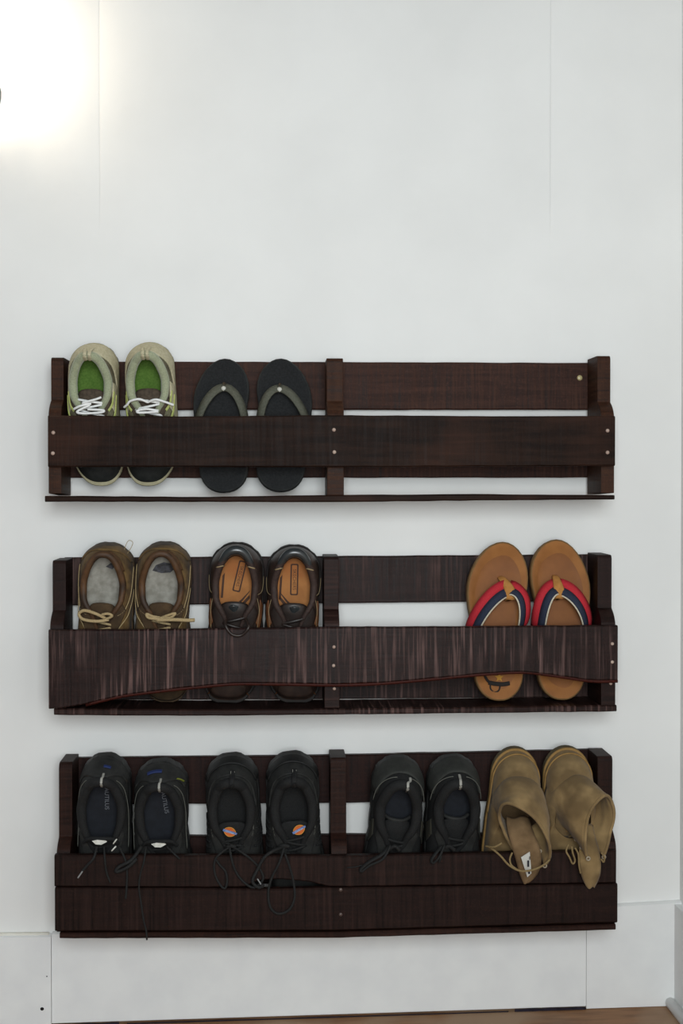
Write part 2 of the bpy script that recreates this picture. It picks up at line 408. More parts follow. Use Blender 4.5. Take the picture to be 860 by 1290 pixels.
# raw bark-side lip under the wavy edge
lip = [(W(px, py + 0.8, YF + 0.006)) for (px, py) in bot[2:]]
obj('raw_edge', *tube(smooth_path(lip, 4), 0.0034, 6), M_red, r2, world=True)
plank('bottom_board', edge([(67, 892.5), (250, 894), (420, 893), (774.5, 888.5)], YP), edge([(67, 901), (250, 902), (420, 900.5), (774.5, 896.5)], YP), YP, YB, WOOD[2]['back'], r2, seed=8, ends=0.003)
for p in ((420.5, 815), (420, 838.5), (771, 811), (771, 834)): nail(*p, YF, r2, M_nail, 0.003)
for p in ((421, 867.5), (769, 861)): nail(*p, YP, r2, M_nail, 0.003)

# ---- bottom rack
r3 = empty('shoe_rack', (W(423, 1180, 0).x, 0, W(423, 1180, YP).z)); tag(r3, 'bottom dark wall rack with a tall two-plank split front', 'shoe rack', 'pallet wood shoe racks on the wall')
plank('back_board', edge([(88, 955), (430, 951.5), (750, 944.5)], YB), edge([(88, 1014), (430, 1011.5), (750, 1008)], YB), YB, -0.0005, WOOD[3]['back'], r3, seed=9)
plank('back_board', edge([(88, 1055), (430, 1052), (750, 1050)], YB), edge([(88, 1115), (750, 1111)], YB), YB, -0.0005, WOOD[3]['back'], r3, seed=10)
zs = W(420, 1074, YP).z
post('end_post', X(71, 1100, YP), X(88, 1100, YP), W(78, 961, -0.090).z, zs, W(78, 1174, YP).z, WOOD[3]['post'], r3, round_top=0.010)
post('middle_post', X(417, 1100, YP), X(437, 1100, YP), W(427, 955, -0.090).z, zs, W(427, 1172, YP).z, WOOD[3]['post'], r3)
post('end_post', X(757, 1100, YP), X(776, 1100, YP), W(760, 953, -0.090).z, zs, W(760, 1163, YP).z, WOOD[3]['post'], r3)
plank('front_board', edge([(68.5, 1077.5), (420, 1078.5), (776.5, 1072)], YF), edge([(68.5, 1117), (250, 1118), (312, 1117.5), (322, 1110), (350, 1107), (395, 1112), (412, 1117.5), (776.5, 1112.5)], YF), YF, YP - 0.0002, WOOD[3]['front'], r3, seed=11, n=60)
plank('front_board', edge([(70, 1118.3), (250, 1119.2), (350, 1120.0), (412, 1118.6), (776.5, 1113.6)], YF), edge([(70, 1173), (420, 1172), (776.5, 1162)], YF), YF - 0.0012, YP - 0.0002, WOOD[3]['front'], r3, seed=12)
plank('bottom_board', edge([(74.5, 1175), (420, 1174), (776, 1164)], YP - 0.01), edge([(74.5, 1182), (420, 1181.5), (776, 1171)], YP - 0.01), YP - 0.012, YB, WOOD[3]['post'], r3, seed=13)
for p in ((429, 1121), (429, 1152)): nail(*p, YF - 0.001, r3, M_nail_d, 0.0034)

# ------------------------------------------------------------------ shoes
def place(toe, heel, Yt, tilt):
    """toe/heel are pixels of the lower and upper end; Yt depth of the lower end; tilt leans the upper end to the viewer"""
    t = W(*toe, Yt); L = 0.28
    for _ in range(4):
        h = W(*heel, Yt - L * math.sin(tilt)); L = (h - t).length
    roll = math.atan2(h.x - t.x, h.z - t.z)
    return t, L, roll

def contour(th, cap_h, cap_t, te=0.8):
    """foot outline: rounded heel cap, straight sides, rounded toe cap; th = 0 at the heel, returns (fraction from the toe, signed width)"""
    th = (th + PI) % (2 * PI) - PI; q = abs(th) / PI; sg = 1 if th >= 0 else -1
    if q < 0.28:
        f = q / 0.28 * PI / 2; return 1 - cap_h + cap_h * math.cos(f), sg * math.sin(f)
    if q < 0.68: return 1 - cap_h + (cap_t - 1 + cap_h) * (q - 0.28) / 0.40, sg
    f = (q - 0.68) / 0.32 * PI / 2
    return cap_t - cap_t * math.sin(f), sg * max(0, math.cos(f)) ** te

class Shoe:
    """closed shoe in local axes: x across, y from toe to heel, z up from the sole"""
    def __init__(s, name, label, group, toe, heel, medial, Yt=-0.021, tilt=0.12, yaw=0.0, Wd=0.050, **k):
        s.tilt = tilt
        loc, s.L, roll = place(toe, heel, Yt, tilt)
        s.root = empty(name, loc, (PI / 2 + tilt, roll, yaw)); tag(s.root, label, 'shoe', group)
        s.m = medial; s.W = Wd
        d = dict(p=2.7, sole=0.022, heel_w=0.76, waist=0.86, oc0=0.37, oc1=0.935, ow=0.0325, zh=0.086, zs=0.070, ze=0.084, zt=0.074,
                 bulge=0.004, te=0.8, uE=0.61, roll=0.0062, toe_z=0.62, spring=0.012, flare=0.003, peak=0.006, neck=0.35)
        d.update(k); s.__dict__.update(d)
    def sp(s, u): return s.spring * max(0, (0.3 - u) / 0.3) ** 2
    def outline(s, th, k=1.0):
        u, k_ = contour(th, 0.16, 0.26, s.te)
        g = interp(u, [(0, 0.96), (0.2, 0.98), (0.3, 1.0), (0.55, s.waist), (0.72, s.heel_w + 0.02), (1, s.heel_w)])
        x = s.W * g * k_
        if x * s.m > 0: x *= 1 - 0.10 * math.exp(-((u - 0.55) / 0.16) ** 2)
        x += s.m * 0.009 * max(0, (0.4 - u) / 0.4) ** 1.4
        cy = 0.5 * s.L; y = u * s.L
        return Vector((x * k, cy + (y - cy) * (1 - (1 - k) * 0.35), 0)), u
    def zopen(s, u):
        return interp(u, [(s.oc0, s.zt), (s.oc0 + 0.08, s.zt + 0.5 * (s.ze - s.zt)), (s.uE, s.ze), (0.76, s.zs), (s.oc1 - 0.05, s.zh - s.peak), (s.oc1, s.zh)])
    def opening(s, th, k=1.0):
        c, n = math.cos(th), math.sin(th)
        m, a = (s.oc0 + s.oc1) / 2, (s.oc1 - s.oc0) / 2
        u = m + a * c * (k * 0.5 + 0.5)
        w = s.ow * interp(c, [(-1, s.neck), (-0.55, s.neck + 0.2), (-0.1, 0.92), (0.3, 1.0), (1, 0.92)])
        x = w * math.copysign(abs(n) ** 0.85, n) * k
        return Vector((x, u * s.L, s.zopen(u)))
    def P(s, th, t, off=0.0):
        if off:
            e = 1e-3
            a = s.P(th + e, t) - s.P(th - e, t); b = s.P(th, min(t + e, 1)) - s.P(th, max(t - e, 0))
            nrm = a.cross(b)
            if nrm.length > 1e-12: nrm.normalize()
            return s.P(th, t) - nrm * off
        b, u = s.outline(th); q = s.opening(th)
        zb = s.sole * 0.8 + s.sp(u)
        k = ((1 - math.cos(th)) / 2) ** 2.2
        fx = (1 - k) * t ** 1.15 + k * t ** 1.25
        fz = (1 - k) * (1 - (1 - t) ** 1.35) + k * (s.toe_z * (1 - (1 - t) ** 5) + (1 - s.toe_z) * t)
        p = b.lerp(Vector((q.x, q.y, 0)), fx); p.z = zb + (q.z - zb) * fz
        o = Vector((math.sin(th), math.cos(th) * 0.8, 0))
        p += o * s.bulge * math.sin(PI * min(1, t * 1.05)) * (1 - 0.6 * k)
        return p
    def part(s, name, v, f, m, **k):
        par = k.pop('parent', s.root)
        return obj(name, v, f, m, par, **k)
    def upper(s, m, n=64, r=16):
        vs = [s.P(2 * PI * j / n, i / r) for i in range(r + 1) for j in range(n)]
        return s.part('upper', vs, grid_faces(r + 1, n, True), m)
    def outsole(s, m, name='outsole', z0=0.0, z1=None, n=64, out=None, ridges=0):
        z1 = s.sole if z1 is None else z1; out = s.flare if out is None else out
        rows = [(z0, -0.004), (z0, out - 0.0015), (z0 + 0.002, out), (z1 - 0.002, out), (z1, out - 0.0015), (z1, -0.006)]
        vs = []
        for (z, o) in rows:
            for j in range(n):
                th = 2 * PI * j / n; b, u = s.outline(th)
                d = Vector((b.x, (b.y - 0.5 * s.L) * 0.35, 0)).normalized()
                rr = (0.0012 if (ridges and j % ridges == 0) else 0)
                p = b + d * (o - rr); p.z = z + s.sp(u); vs.append(p)
        f = grid_faces(len(rows), n, True)
        f += [tuple(range(n)), tuple(range((len(rows) - 1) * n, len(rows) * n))]
        return s.part(name, vs, f, m, smooth=False)
    def collar(s, m, r=None, name='collar', n=72):
        r = r or s.roll
        pts = [s.opening(2 * PI * j / n) for j in range(n)]
        def rad(f):
            c = math.cos(2 * PI * f); return r * (0.55 + 0.45 * min(1, max(0, (c + 0.75) / 0.9)))
        return s.part(name, *tube(pts, rad, 9, closed=True, up=(0, 0, 1)), m)
    def lining(s, m, n=64, r=8):
        vs = []
        for i in range(r + 1):
            t = i / r
            for j in range(n):
                th = 2 * PI * j / n; q = s.opening(th, 0.97); b, u = s.outline(th, 0.80)
                b.y = max(b.y, s.L * 0.40)
                p = q.lerp(b, t ** 0.8 * 0.9); p.z = q.z + (s.sole + 0.004 - q.z) * t; vs.append(p)
        return s.part('lining', vs, grid_faces(r + 1, n, True), m)
    def insole(s, m, n=40, z=0.006):
        vs = []
        for j in range(n):
            b, u = s.outline(2 * PI * j / n, 0.88); vs.append((b.x, max(b.y, 0.40 * s.L), s.sole + z))
        s.iz = s.sole + z
        return s.part('insole', vs, [tuple(range(n))], m, smooth=False, solid=0.003)
    def tongue(s, m, u1=0.6, w=0.026, lift=0.002, u0=None, curl=0.0, arch=0.010, name='tongue', skew=0.0):
        u0 = u0 or s.oc0 - 0.02; vs = []; R, C = 14, 11
        for i in range(R):
            t = i / (R - 1); u = u0 + (u1 - u0) * t
            ww = w * (0.72 + 0.28 * t)
            for j in range(C):
                a = -1 + 2 * j / (C - 1)
                z = s.zopen(max(u, s.oc0)) - 0.004 + lift * t - arch * a * a + curl * t * t * t
                vs.append((ww * a * (1 - 0.10 * max(0, t - 0.8) / 0.2) + skew * t, u * s.L + curl * 0.2 * t ** 3 - (0.004 * a * a + 0.012 * a ** 6) * t ** 3, z))
        return s.part(name, vs, grid_faces(R, C), m, solid=0.005)
    def patch(s, name, m, th0, th1, t0, t1, off=0.0016, n=18, r=8, **k):
        """panel stitched onto the upper; angles in degrees from the heel, t0/t1 may be functions of the fraction"""
        vs = []
        for i in range(r + 1):
            for j in range(n + 1):
                f = j / n; th = math.radians(th0 + (th1 - th0) * f)
                a = t0(f) if callable(t0) else t0; b = t1(f) if callable(t1) else t1
                vs.append(s.P(th, a + (b - a) * i / r, off))
        return s.part(name, vs, grid_faces(r + 1, n + 1), m, solid=0.0022, **k)
    def line(s, name, m, pts, r=0.0009, off=0.002, n=6, flat=1.0, **k):
        """seam or cord that follows the upper through (degrees, t) points"""
        pp = smooth_path([(a, t, 0) for (a, t) in pts], n)
        return s.part(name, *tube([s.P(math.radians(p.x), min(1, max(0, p.y)), off) for p in pp], r, 6, flat=flat), m, **k)
    def cross(s, u, w, du=0.0, h=0.004, m=None, r=0.0021, name='lace', flat=0.6, z=None):
        pts = []
        for k in range(9):
            a = -1 + 2 * k / 8; uu = u + du * a
            pts.append((w * a, uu * s.L, (z or s.zopen(max(uu, s.oc0))) + h - 0.006 * a * a))
        return s.part(name, *tube(pts, r, 6, flat=flat, up=(0, 0, 1)), m)
    def cord(s, name, m, pts, r=0.002, flat=1.0, n=7):
        """free cord through local points (x, fraction of the length, z)"""
        return s.part(name, *tube(smooth_path([(x, u * s.L, z) for (x, u, z) in pts], n), r, 6, flat=flat), m)
    def wcord(s, name, m, pts, r=0.002, n=7, flat=1.0):
        """cord through photographed pixels at given depths"""
        return s.part(name, *tube(smooth_path([W(p[0], p[1], p[2] - 0.013) for p in pts], n), r, 6, flat=flat), m, world=True)
    def heel_tab(s, m, w=0.005, t0=0.62, name='pull_tab', rise=0.004, deg=0, pairs=1, gap=0.0):
        for q in range(pairs):
            d = deg + (q - (pairs - 1) / 2) * gap
            th = math.radians(d); top = s.opening(th)
            pts = [s.P(th, t0, 0.003), s.P(th, t0 + (1 - t0) * 0.5, 0.006), top + Vector((0, s.roll * 0.95, s.roll * 0.8)), top + Vector((0, 0, s.roll + rise)), top + Vector((0, -s.roll * 1.05, 0.001))]
            s.part(name, *tube(smooth_path(pts, 5), w, 8, flat=0.35, up=(0, 1, 0.3)), m)
    def print_text(s, txt, size, x, u, ang, m, dz=0.0022, parent=None):
        v, f = text_mesh(txt, size); c, n = math.cos(ang), math.sin(ang)
        return s.part('lettering', [(x + a * c - b * n, u * s.L + a * n + b * c, s.iz + dz) for (a, b, _) in v], f, m, smooth=False, parent=parent or s.root)
    def print_poly(s, name, pts, m, dz=0.002, parent=None):
        return s.part(name, [(x, u * s.L, s.iz + dz) for (x, u) in pts], [tuple(range(len(pts)))], m, smooth=False, parent=parent or s.root)

G = 'shoes standing toe-down in the racks'
# ---------- olive trail runners
gM = dict(body=mat('olive_mesh', (92, 88, 68), (128, 122, 98), scale=420, rough=0.9, bump=0.4, c3=(80, 72, 58), scale3=30),
          pale=mat('pale_khaki', (176, 168, 138), (196, 188, 158), scale=200, rough=0.85), coll=mat('sage_lining', (140, 146, 118), (162, 166, 138), scale=500, rough=0.95, sheen=0.3),
          ins=mat('green_insole', (74, 106, 40), (92, 122, 52), scale=300, rough=0.95), lime=mat('lime_overlay', (176, 184, 104), (192, 198, 122), rough=0.6),
          lace=mat('white_lace', (226, 226, 224), (240, 240, 238), scale=900, rough=0.9, bump=0.3), dark=mat('dark_olive', (62, 52, 42), (82, 70, 58), scale=200, rough=0.85),
          sole=mat('black_rubber', (26, 27, 26), (38, 39, 37), scale=90, rough=0.7), mid=mat('khaki_midsole', (158, 150, 120), (176, 168, 138), rough=0.8))
for i, (toe, heel, med) in enumerate((((125, 606), (119.6, 434), 1), ((195.8, 606), (189, 433), -1))):
    s = Shoe('trail_shoe', ['olive trail running shoe with white laces, nearest the left end of the top rack', 'olive trail running shoe with white laces, beside the black flip-flops'][i], G,
             toe, heel, med, tilt=0.16, Wd=0.0448, heel_w=0.89, waist=0.93, sole=0.024, zh=0.090, zs=0.068, ze=0.074, zt=0.054, oc0=0.42, ow=0.0315, roll=0.0078, peak=0.010, oc1=0.94, uE=0.62)
    s.outsole(gM['sole'], z1=0.010, ridges=3); s.outsole(gM['mid'], 'midsole', 0.010, 0.028, out=0.0035)
    s.upper(gM['body']); s.lining(gM['coll']); s.insole(gM['ins']); s.collar(gM['coll'])
    s.patch('heel_counter', gM['pale'], -72, 72, 0.0, lambda f: 0.30 + 0.62 * math.sin(PI * f) ** 1.2)
    s.patch('toe_cap', gM['sole'], 138, 222, 0.0, 0.42)
    for q in (-1, 1):
        s.patch('eyestay', gM['dark'], q * 92, q * 168, 0.80, 0.985)
        for t_ in (0.38, 0.62): s.patch('side_stripe', gM['lime'], q * 80, q * 108, lambda f, t_=t_: t_ + 0.16 * f, lambda f, t_=t_: t_ + 0.055 + 0.16 * f, off=0.0026)
        s.patch('side_overlay', gM['pale'], q * 70, q * 100, 0.1, 0.72, off=0.0013)
        s.patch('toe_guard', gM['mid'], q * 122, q * 140, 0.10, 0.42, off=0.0008)
    s.tongue(gM['dark'], 0.70, 0.027, lift=0.004)
    s.heel_tab(gM['pale'], 0.0032, pairs=2, gap=11, rise=0.006)
    for u, d in ((0.48, 0.02), (0.53, -0.025), (0.575, 0.02), (0.615, -0.015)): s.cross(u, 0.024, d, 0.008, gM['lace'], 0.0022)
    z = s.ze + 0.010
    if i == 0:
        s.cord('lace_bow', gM['lace'], [(0.002, 0.602, z), (-0.016, 0.587, z + .004), (-0.028, 0.562, z - .002)], 0.0021)
        s.cord('lace_bow', gM['lace'], [(0.002, 0.602, z), (-0.012, 0.607, z + .004), (0.010, 0.632, z + .004), (0.020, 0.647, z + .002)], 0.0021)
        s.cord('lace_bow', gM['lace'], [(0.0, 0.592, z), (-0.022, 0.547, z + .003), (-0.010, 0.534, z + .004), (0.020, 0.542, z + .004), (0.022, 0.557, z + .004), (-0.004, 0.562, z + .004)], 0.0021)
    else:
        s.cord('lace_bow', gM['lace'], [(0.0, 0.607, z), (-0.014, 0.632, z + .005), (-0.030, 0.617, z), (-0.036, 0.592, z - .004), (-0.042, 0.572, z - .01)], 0.0021)
        s.cord('lace_bow', gM['lace'], [(0.0, 0.607, z), (0.014, 0.627, z + .005), (0.030, 0.607, z), (0.044, 0.582, z - .006)], 0.0021)
        s.cord('lace_bow', gM['lace'], [(0.018, 0.547, z), (-0.004, 0.562, z + .004), (-0.018, 0.550, z + .003), (-0.014, 0.537, z + .004), (0.018, 0.542, z + .004)], 0.0021)

# ---------- worn brown suede shoes
bM = dict(body=mat('worn_suede', (88, 67, 38), (122, 95, 56), scale=45, rough=0.95, bump=0.3, c3=(62, 46, 30), scale3=22, sheen=0.04, detail=6), dark=mat('dark_suede', (58, 44, 30), (78, 60, 40), scale=60, rough=0.95),
          coll=mat('brown_leather_collar', (70, 48, 30), (96, 66, 40), scale=60, rough=0.6, c3=(54, 38, 26), scale3=30), ins=mat('grey_insole', (136, 132, 122), (164, 160, 150), scale=70, rough=0.95, c3=(120, 116, 106), scale3=14),
          lace=mat('tan_lace', (156, 134, 96), (182, 160, 120), scale=700, rough=0.9, bump=0.4), sole=mat('brown_rubber', (66, 50, 34), (84, 66, 46), scale=60, rough=0.8), wear=mat('worn_print', (52, 50, 50), (84, 84, 90), scale=120, rough=0.9))
for i, (toe, heel, med) in enumerate((((130, 877.5), (138.5, 684), -1), ((205.5, 878), (208.5, 683), 1))):
    s = Shoe('suede_shoe', ['worn brown suede shoe with looped tan lace, nearest the left end of the middle rack', 'worn brown suede shoe with tan lace pointing right, beside the dark leather pair'][i], G,
             toe, heel, med, tilt=0.07, Wd=0.0500, heel_w=0.93, waist=0.94, sole=0.022, ow=0.0355, oc1=0.96, oc0=0.43, zh=0.082, zs=0.066, ze=0.070, zt=0.056, roll=0.0062, neck=0.30, peak=0.004)
    s.outsole(bM['sole'], ridges=4); s.upper(bM['body']); s.lining(bM['coll']); s.insole(bM['ins']); s.collar(bM['coll'])
    s.patch('heel_counter', bM['body'], -40, 40, 0.0, lambda f: 0.3 + 0.45 * math.sin(PI * f) ** 1.5)
    s.patch('heel_pad', bM['coll'], 8 if i == 0 else 10, 52, 0.80, 0.99, off=0.003)
    for q in (-1, 1):
        s.patch('eyestay', bM['dark'], q * 96, q * 168, 0.74, 0.985)
        s.line('seam', bM['lace'], [(q * 46, 0.15), (q * 70, 0.45), (q * 92, 0.72), (q * 110, 0.9)], 0.0008)
        s.line('seam', bM['lace'], [(q * 66, 0.1), (q * 84, 0.42), (q * 104, 0.66), (q * 126, 0.78)], 0.0008)
    s.patch('toe_cap', bM['dark'], 150, 210, 0.05, 0.45)
    s.tongue(bM['dark'], 0.65, 0.027, lift=0.002)
    for u, d in ((0.48, 0.015), (0.525, -0.015)): s.cross(u, 0.020, d, 0.006, bM['lace'], 0.0024)
    z = s.ze + 0.006
    if i == 0:
        s.cord('lace_bow', bM['lace'], [(0.012, 0.550, z), (-0.008, 0.590, z + .01), (-0.028, 0.605, z + .008), (-0.038, 0.580, z + .004), (-0.030, 0.550, z + .008), (-0.006, 0.543, z + .010), (0.014, 0.553, z + .004)], 0.0030, flat=0.7)
        s.cord('lace_bow', bM['lace'], [(0.008, 0.553, z + .004), (0.020, 0.580, z + .008), (0.012, 0.593, z + .008), (0.002, 0.583, z + .006)], 0.0026)
        s.part('thread_loop', *tube(smooth_path([W(154, 703, -.075), W(158, 688, -.07), W(162, 681, -.07), W(167, 683, -.07), W(165, 690, -.07), W(156, 704, -.075)], 6), 0.0006, 5), bM['lace'], world=True)
        iz = s.iz; s.print_poly('insole_wear', [(-0.002, 0.86), (0.012, 0.90), (0.016, 0.87), (0.010, 0.845)], bM['wear'])
    else:
        s.cord('lace_bow', bM['lace'], [(0.0, 0.557, z), (-0.014, 0.570, z + .006), (-0.024, 0.583, z + .005), (-0.020, 0.560, z + .006), (0.0, 0.553, z + .006)], 0.0027, flat=0.7)
        s.cord('lace_bow', bM['lace'], [(0.0, 0.557, z), (0.018, 0.585, z + .006), (0.026, 0.590, z + .006), (0.018, 0.565, z + .006), (0.0, 0.560, z + .006)], 0.0024)
        s.cord('lace_bow', bM['lace'], [(-0.008, 0.545, z + .004), (0.022, 0.555, z + .012), (0.048, 0.553, z + .012), (0.060, 0.553, z + .008)], 0.0034, flat=0.6)
        s.print_poly('insole_wear', [(-0.020, 0.83), (-0.014, 0.865), (0.0, 0.885), (0.016, 0.875), (0.022, 0.85), (0.012, 0.82), (-0.004, 0.815)], bM['wear'])

# ---------- dark leather casual shoes
dM = dict(body=mat('dark_brown_leather', (44, 32, 27), (62, 46, 38), scale=60, rough=0.5, bump=0.15, spec=0.5), dark=mat('black_brown_leather', (34, 26, 23), (46, 35, 30), scale=50, rough=0.45, spec=0.5),
          coll=mat('soft_brown_lining', (48, 35, 31), (62, 46, 40), scale=200, rough=0.7), heel=mat('black_patent_heel', (34, 37, 38), (52, 56, 57), scale=30, rough=0.28, spec=0.7),
          ins=mat('tan_insole', (160, 103, 52), (178, 118, 62), scale=40, rough=0.7, c3=(162, 98, 46), scale3=20), prt=mat('brown_print', (74, 50, 38), rough=0.8), thr=mat('cream_thread', (146, 126, 94), rough=0.9),
          rust=mat('rust_panel', (98, 60, 34), (118, 74, 42), scale=60, rough=0.6), sole=mat('dark_sole', (28, 24, 22), (38, 33, 30), rough=0.75), pale=mat('insole_letters', (186, 132, 76), rough=0.8))
for i, (toe, heel, med) in enumerate((((293, 879.5), (299.5, 684), -1), ((366.5, 879), (370.5, 687), 1))):
    s = Shoe('leather_shoe', ['dark brown leather shoe with tan insole, left one of its pair', 'dark brown leather shoe with tan insole, next to the middle post'][i], G,
             toe, heel, med, tilt=0.055, Wd=0.0505, heel_w=0.92, waist=0.94, te=0.55, sole=0.022, ow=0.0365, oc0=0.42, oc1=0.975, zh=0.076, zs=0.062, ze=0.066, zt=0.054, roll=0.0066, neck=0.34, peak=0.002)
    s.outsole(dM['sole'], ridges=4); s.upper(dM['body']); s.lining(dM['dark']); ins = s.insole(dM['ins']); s.collar(dM['coll'])
    # shiny padded heel band over the collar
    n = 24
    band = [s.opening(math.radians(-48 + 96 * j / n)) for j in range(n + 1)]
    s.part('heel_band', *tube([p + Vector((0, 0.0015, 0.0008)) for p in band], lambda f: 0.0086 * (0.62 + 0.38 * math.sin(PI * f)), 10, up=(0, 0, 1)), dM['heel'])
    s.part('heel_lining', *tube([s.opening(math.radians(-44 + 88 * j / n), 0.92) + Vector((0, 0, -0.010)) for j in range(n + 1)], lambda f: 0.007 * (0.55 + 0.45 * math.sin(PI * f)), 8, up=(0, 0, 1)), dM['sole'])
    for q in (-1, 1):
        th = math.radians(q * 50); c = s.opening(th)
        s.part('stitching', *tube([c + Vector((q * 0.007, -0.003, -0.004)), c + Vector((q * 0.004, -0.001, 0.0072)), c + Vector((-q * 0.004, 0.001, 0.0072)), c + Vector((-q * 0.008, 0.001, 0.001))], 0.0013, 6), dM['thr'])
        s.patch('eyestay', dM['dark'], q * 98, q * 168, 0.72, 0.985)
        s.patch('side_panel', dM['rust'], q * 84, q * 108, lambda f: 0.42 + 0.1 * f, lambda f: 0.66 + 0.02 * f, off=0.0022)
        s.line('seam', dM['thr'], [(q * 88, 0.92), (q * 94, 0.72), (q * 108, 0.60), (q * 126, 0.52)], 0.0006, 0.003)
        s.line('seam', dM['thr'], [(q * 56, 0.1), (q * 72, 0.5), (q * 82, 0.80), (q * 88, 0.95)], 0.0006)
        s.line('seam', dM['rust'], [(q * 158, 0.02), (q * 161, 0.2), (q * 164, 0.45)], 0.0009)
    s.patch('toe_panel', dM['body'], 160, 200, 0.14, 0.7, off=0.0022)
    s.tongue(dM['dark'], 0.655, 0.030, lift=0.002); s.tongue(dM['heel'], 0.635, 0.014, lift=0.006, u0=0.58, name='tongue_patch', skew=0.002 * med)
    for u, d in ((0.46, 0.02), (0.50, -0.02), (0.54, 0.02)): s.cross(u, 0.022, d, 0.007, dM['dark'], 0.0026)
    if i == 0: s.wcord('lace_bow', dM['dark'], [(286, 780, -.112), (284, 788, -.130), (292, 799, -.130), (304, 800, -.128), (313, 790, -.131), (309, 780, -.112)], 0.0026)
    # printed insole: lettered strip, side lines, lower tab
    a = 0.20 if i == 0 else 0.0; cx, cu = (0.006, 0.800) if i == 0 else (0.001, 0.79); c_, n_ = math.cos(a), math.sin(a)
    def rr(w, h, x=0, y=0, n=6):
        pts = []
        for (sx, sy, a0) in ((1, 1, 0), (-1, 1, 90), (-1, -1, 180), (1, -1, 270)):
            for k in range(n + 1):
                q = math.radians(a0 + 90 * k / n); r_ = min(w, h) * 0.4
                pts.append((sx * (w - r_) + r_ * math.cos(q) + x, sy * (h - r_) + r_ * math.sin(q) + y))
        return [(cx + p * c_ + q * n_, cu + (-p * n_ + q * c_) / s.L) for (p, q) in pts]
    s.print_poly('printed_strip', rr(0.0072, 0.0285), dM['prt'], 0.0021, ins)
    s.print_poly('printed_strip', rr(0.0046, 0.026), dM['ins'], 0.0024, ins)
    s.print_text('SKECHERS', 0.0082, cx, cu, -PI / 2 - a, dM['prt'], 0.0027, ins)
    q = med if i == 0 else -1
    sd = 1 if i == 0 else -1
    s.print_poly('printed_strip', [(sd * 0.024, 0.70), (sd * 0.026, 0.715), (sd * 0.012, 0.66), (-sd * 0.001, 0.615), (-sd * 0.004, 0.60), (sd * 0.001, 0.60), (sd * 0.014, 0.65)], dM['prt'], 0.0021, ins)
    s.print_poly('printed_strip', [(sd * 0.025, 0.685), (sd * 0.026, 0.665), (sd * 0.012, 0.60), (sd * 0.006, 0.60), (sd * 0.015, 0.645)], dM['prt'], 0.0021, ins)
    s.print_poly('printed_strip', [(-0.0265, 0.66), (-0.0225, 0.66), (-0.0205, 0.82), (-0.0245, 0.80)], dM['prt'], 0.0021, ins)

# ---------- black athletic shoes with lettered insoles
kM = dict(body=mat('black_suede', (30, 30, 29), (42, 42, 40), scale=80, rough=0.75, bump=0.2, spec=0.4), dark=mat('black_mesh', (22, 22, 22), (32, 32, 32), scale=500, rough=0.85, bump=0.35),
          ins=mat('navy_black_insole', (24, 26, 32), (30, 33, 40), scale=80, rough=0.8), txt=mat('grey_print', (112, 114, 120), rough=0.7), sole=mat('black_sole', (22, 22, 22), (30, 30, 29), rough=0.6),
          lace=mat('black_lace', (22, 22, 22), (34, 34, 33), scale=900, rough=0.8, bump=0.3), tab=mat('silver_tab', (150, 148, 140), (170, 168, 160), rough=0.5), blue=mat('blue_mark', (36, 50, 96), rough=0.6),
          lime=mat('lime_mark', (122, 128, 48), rough=0.6), white=mat('torn_foam', (198, 196, 186), (222, 220, 212), scale=90, rough=0.95, bump=0.5), tip=mat('aglet', (140, 140, 138), rough=0.4), grey=mat('grey_piping', (98, 98, 91), rough=0.7))
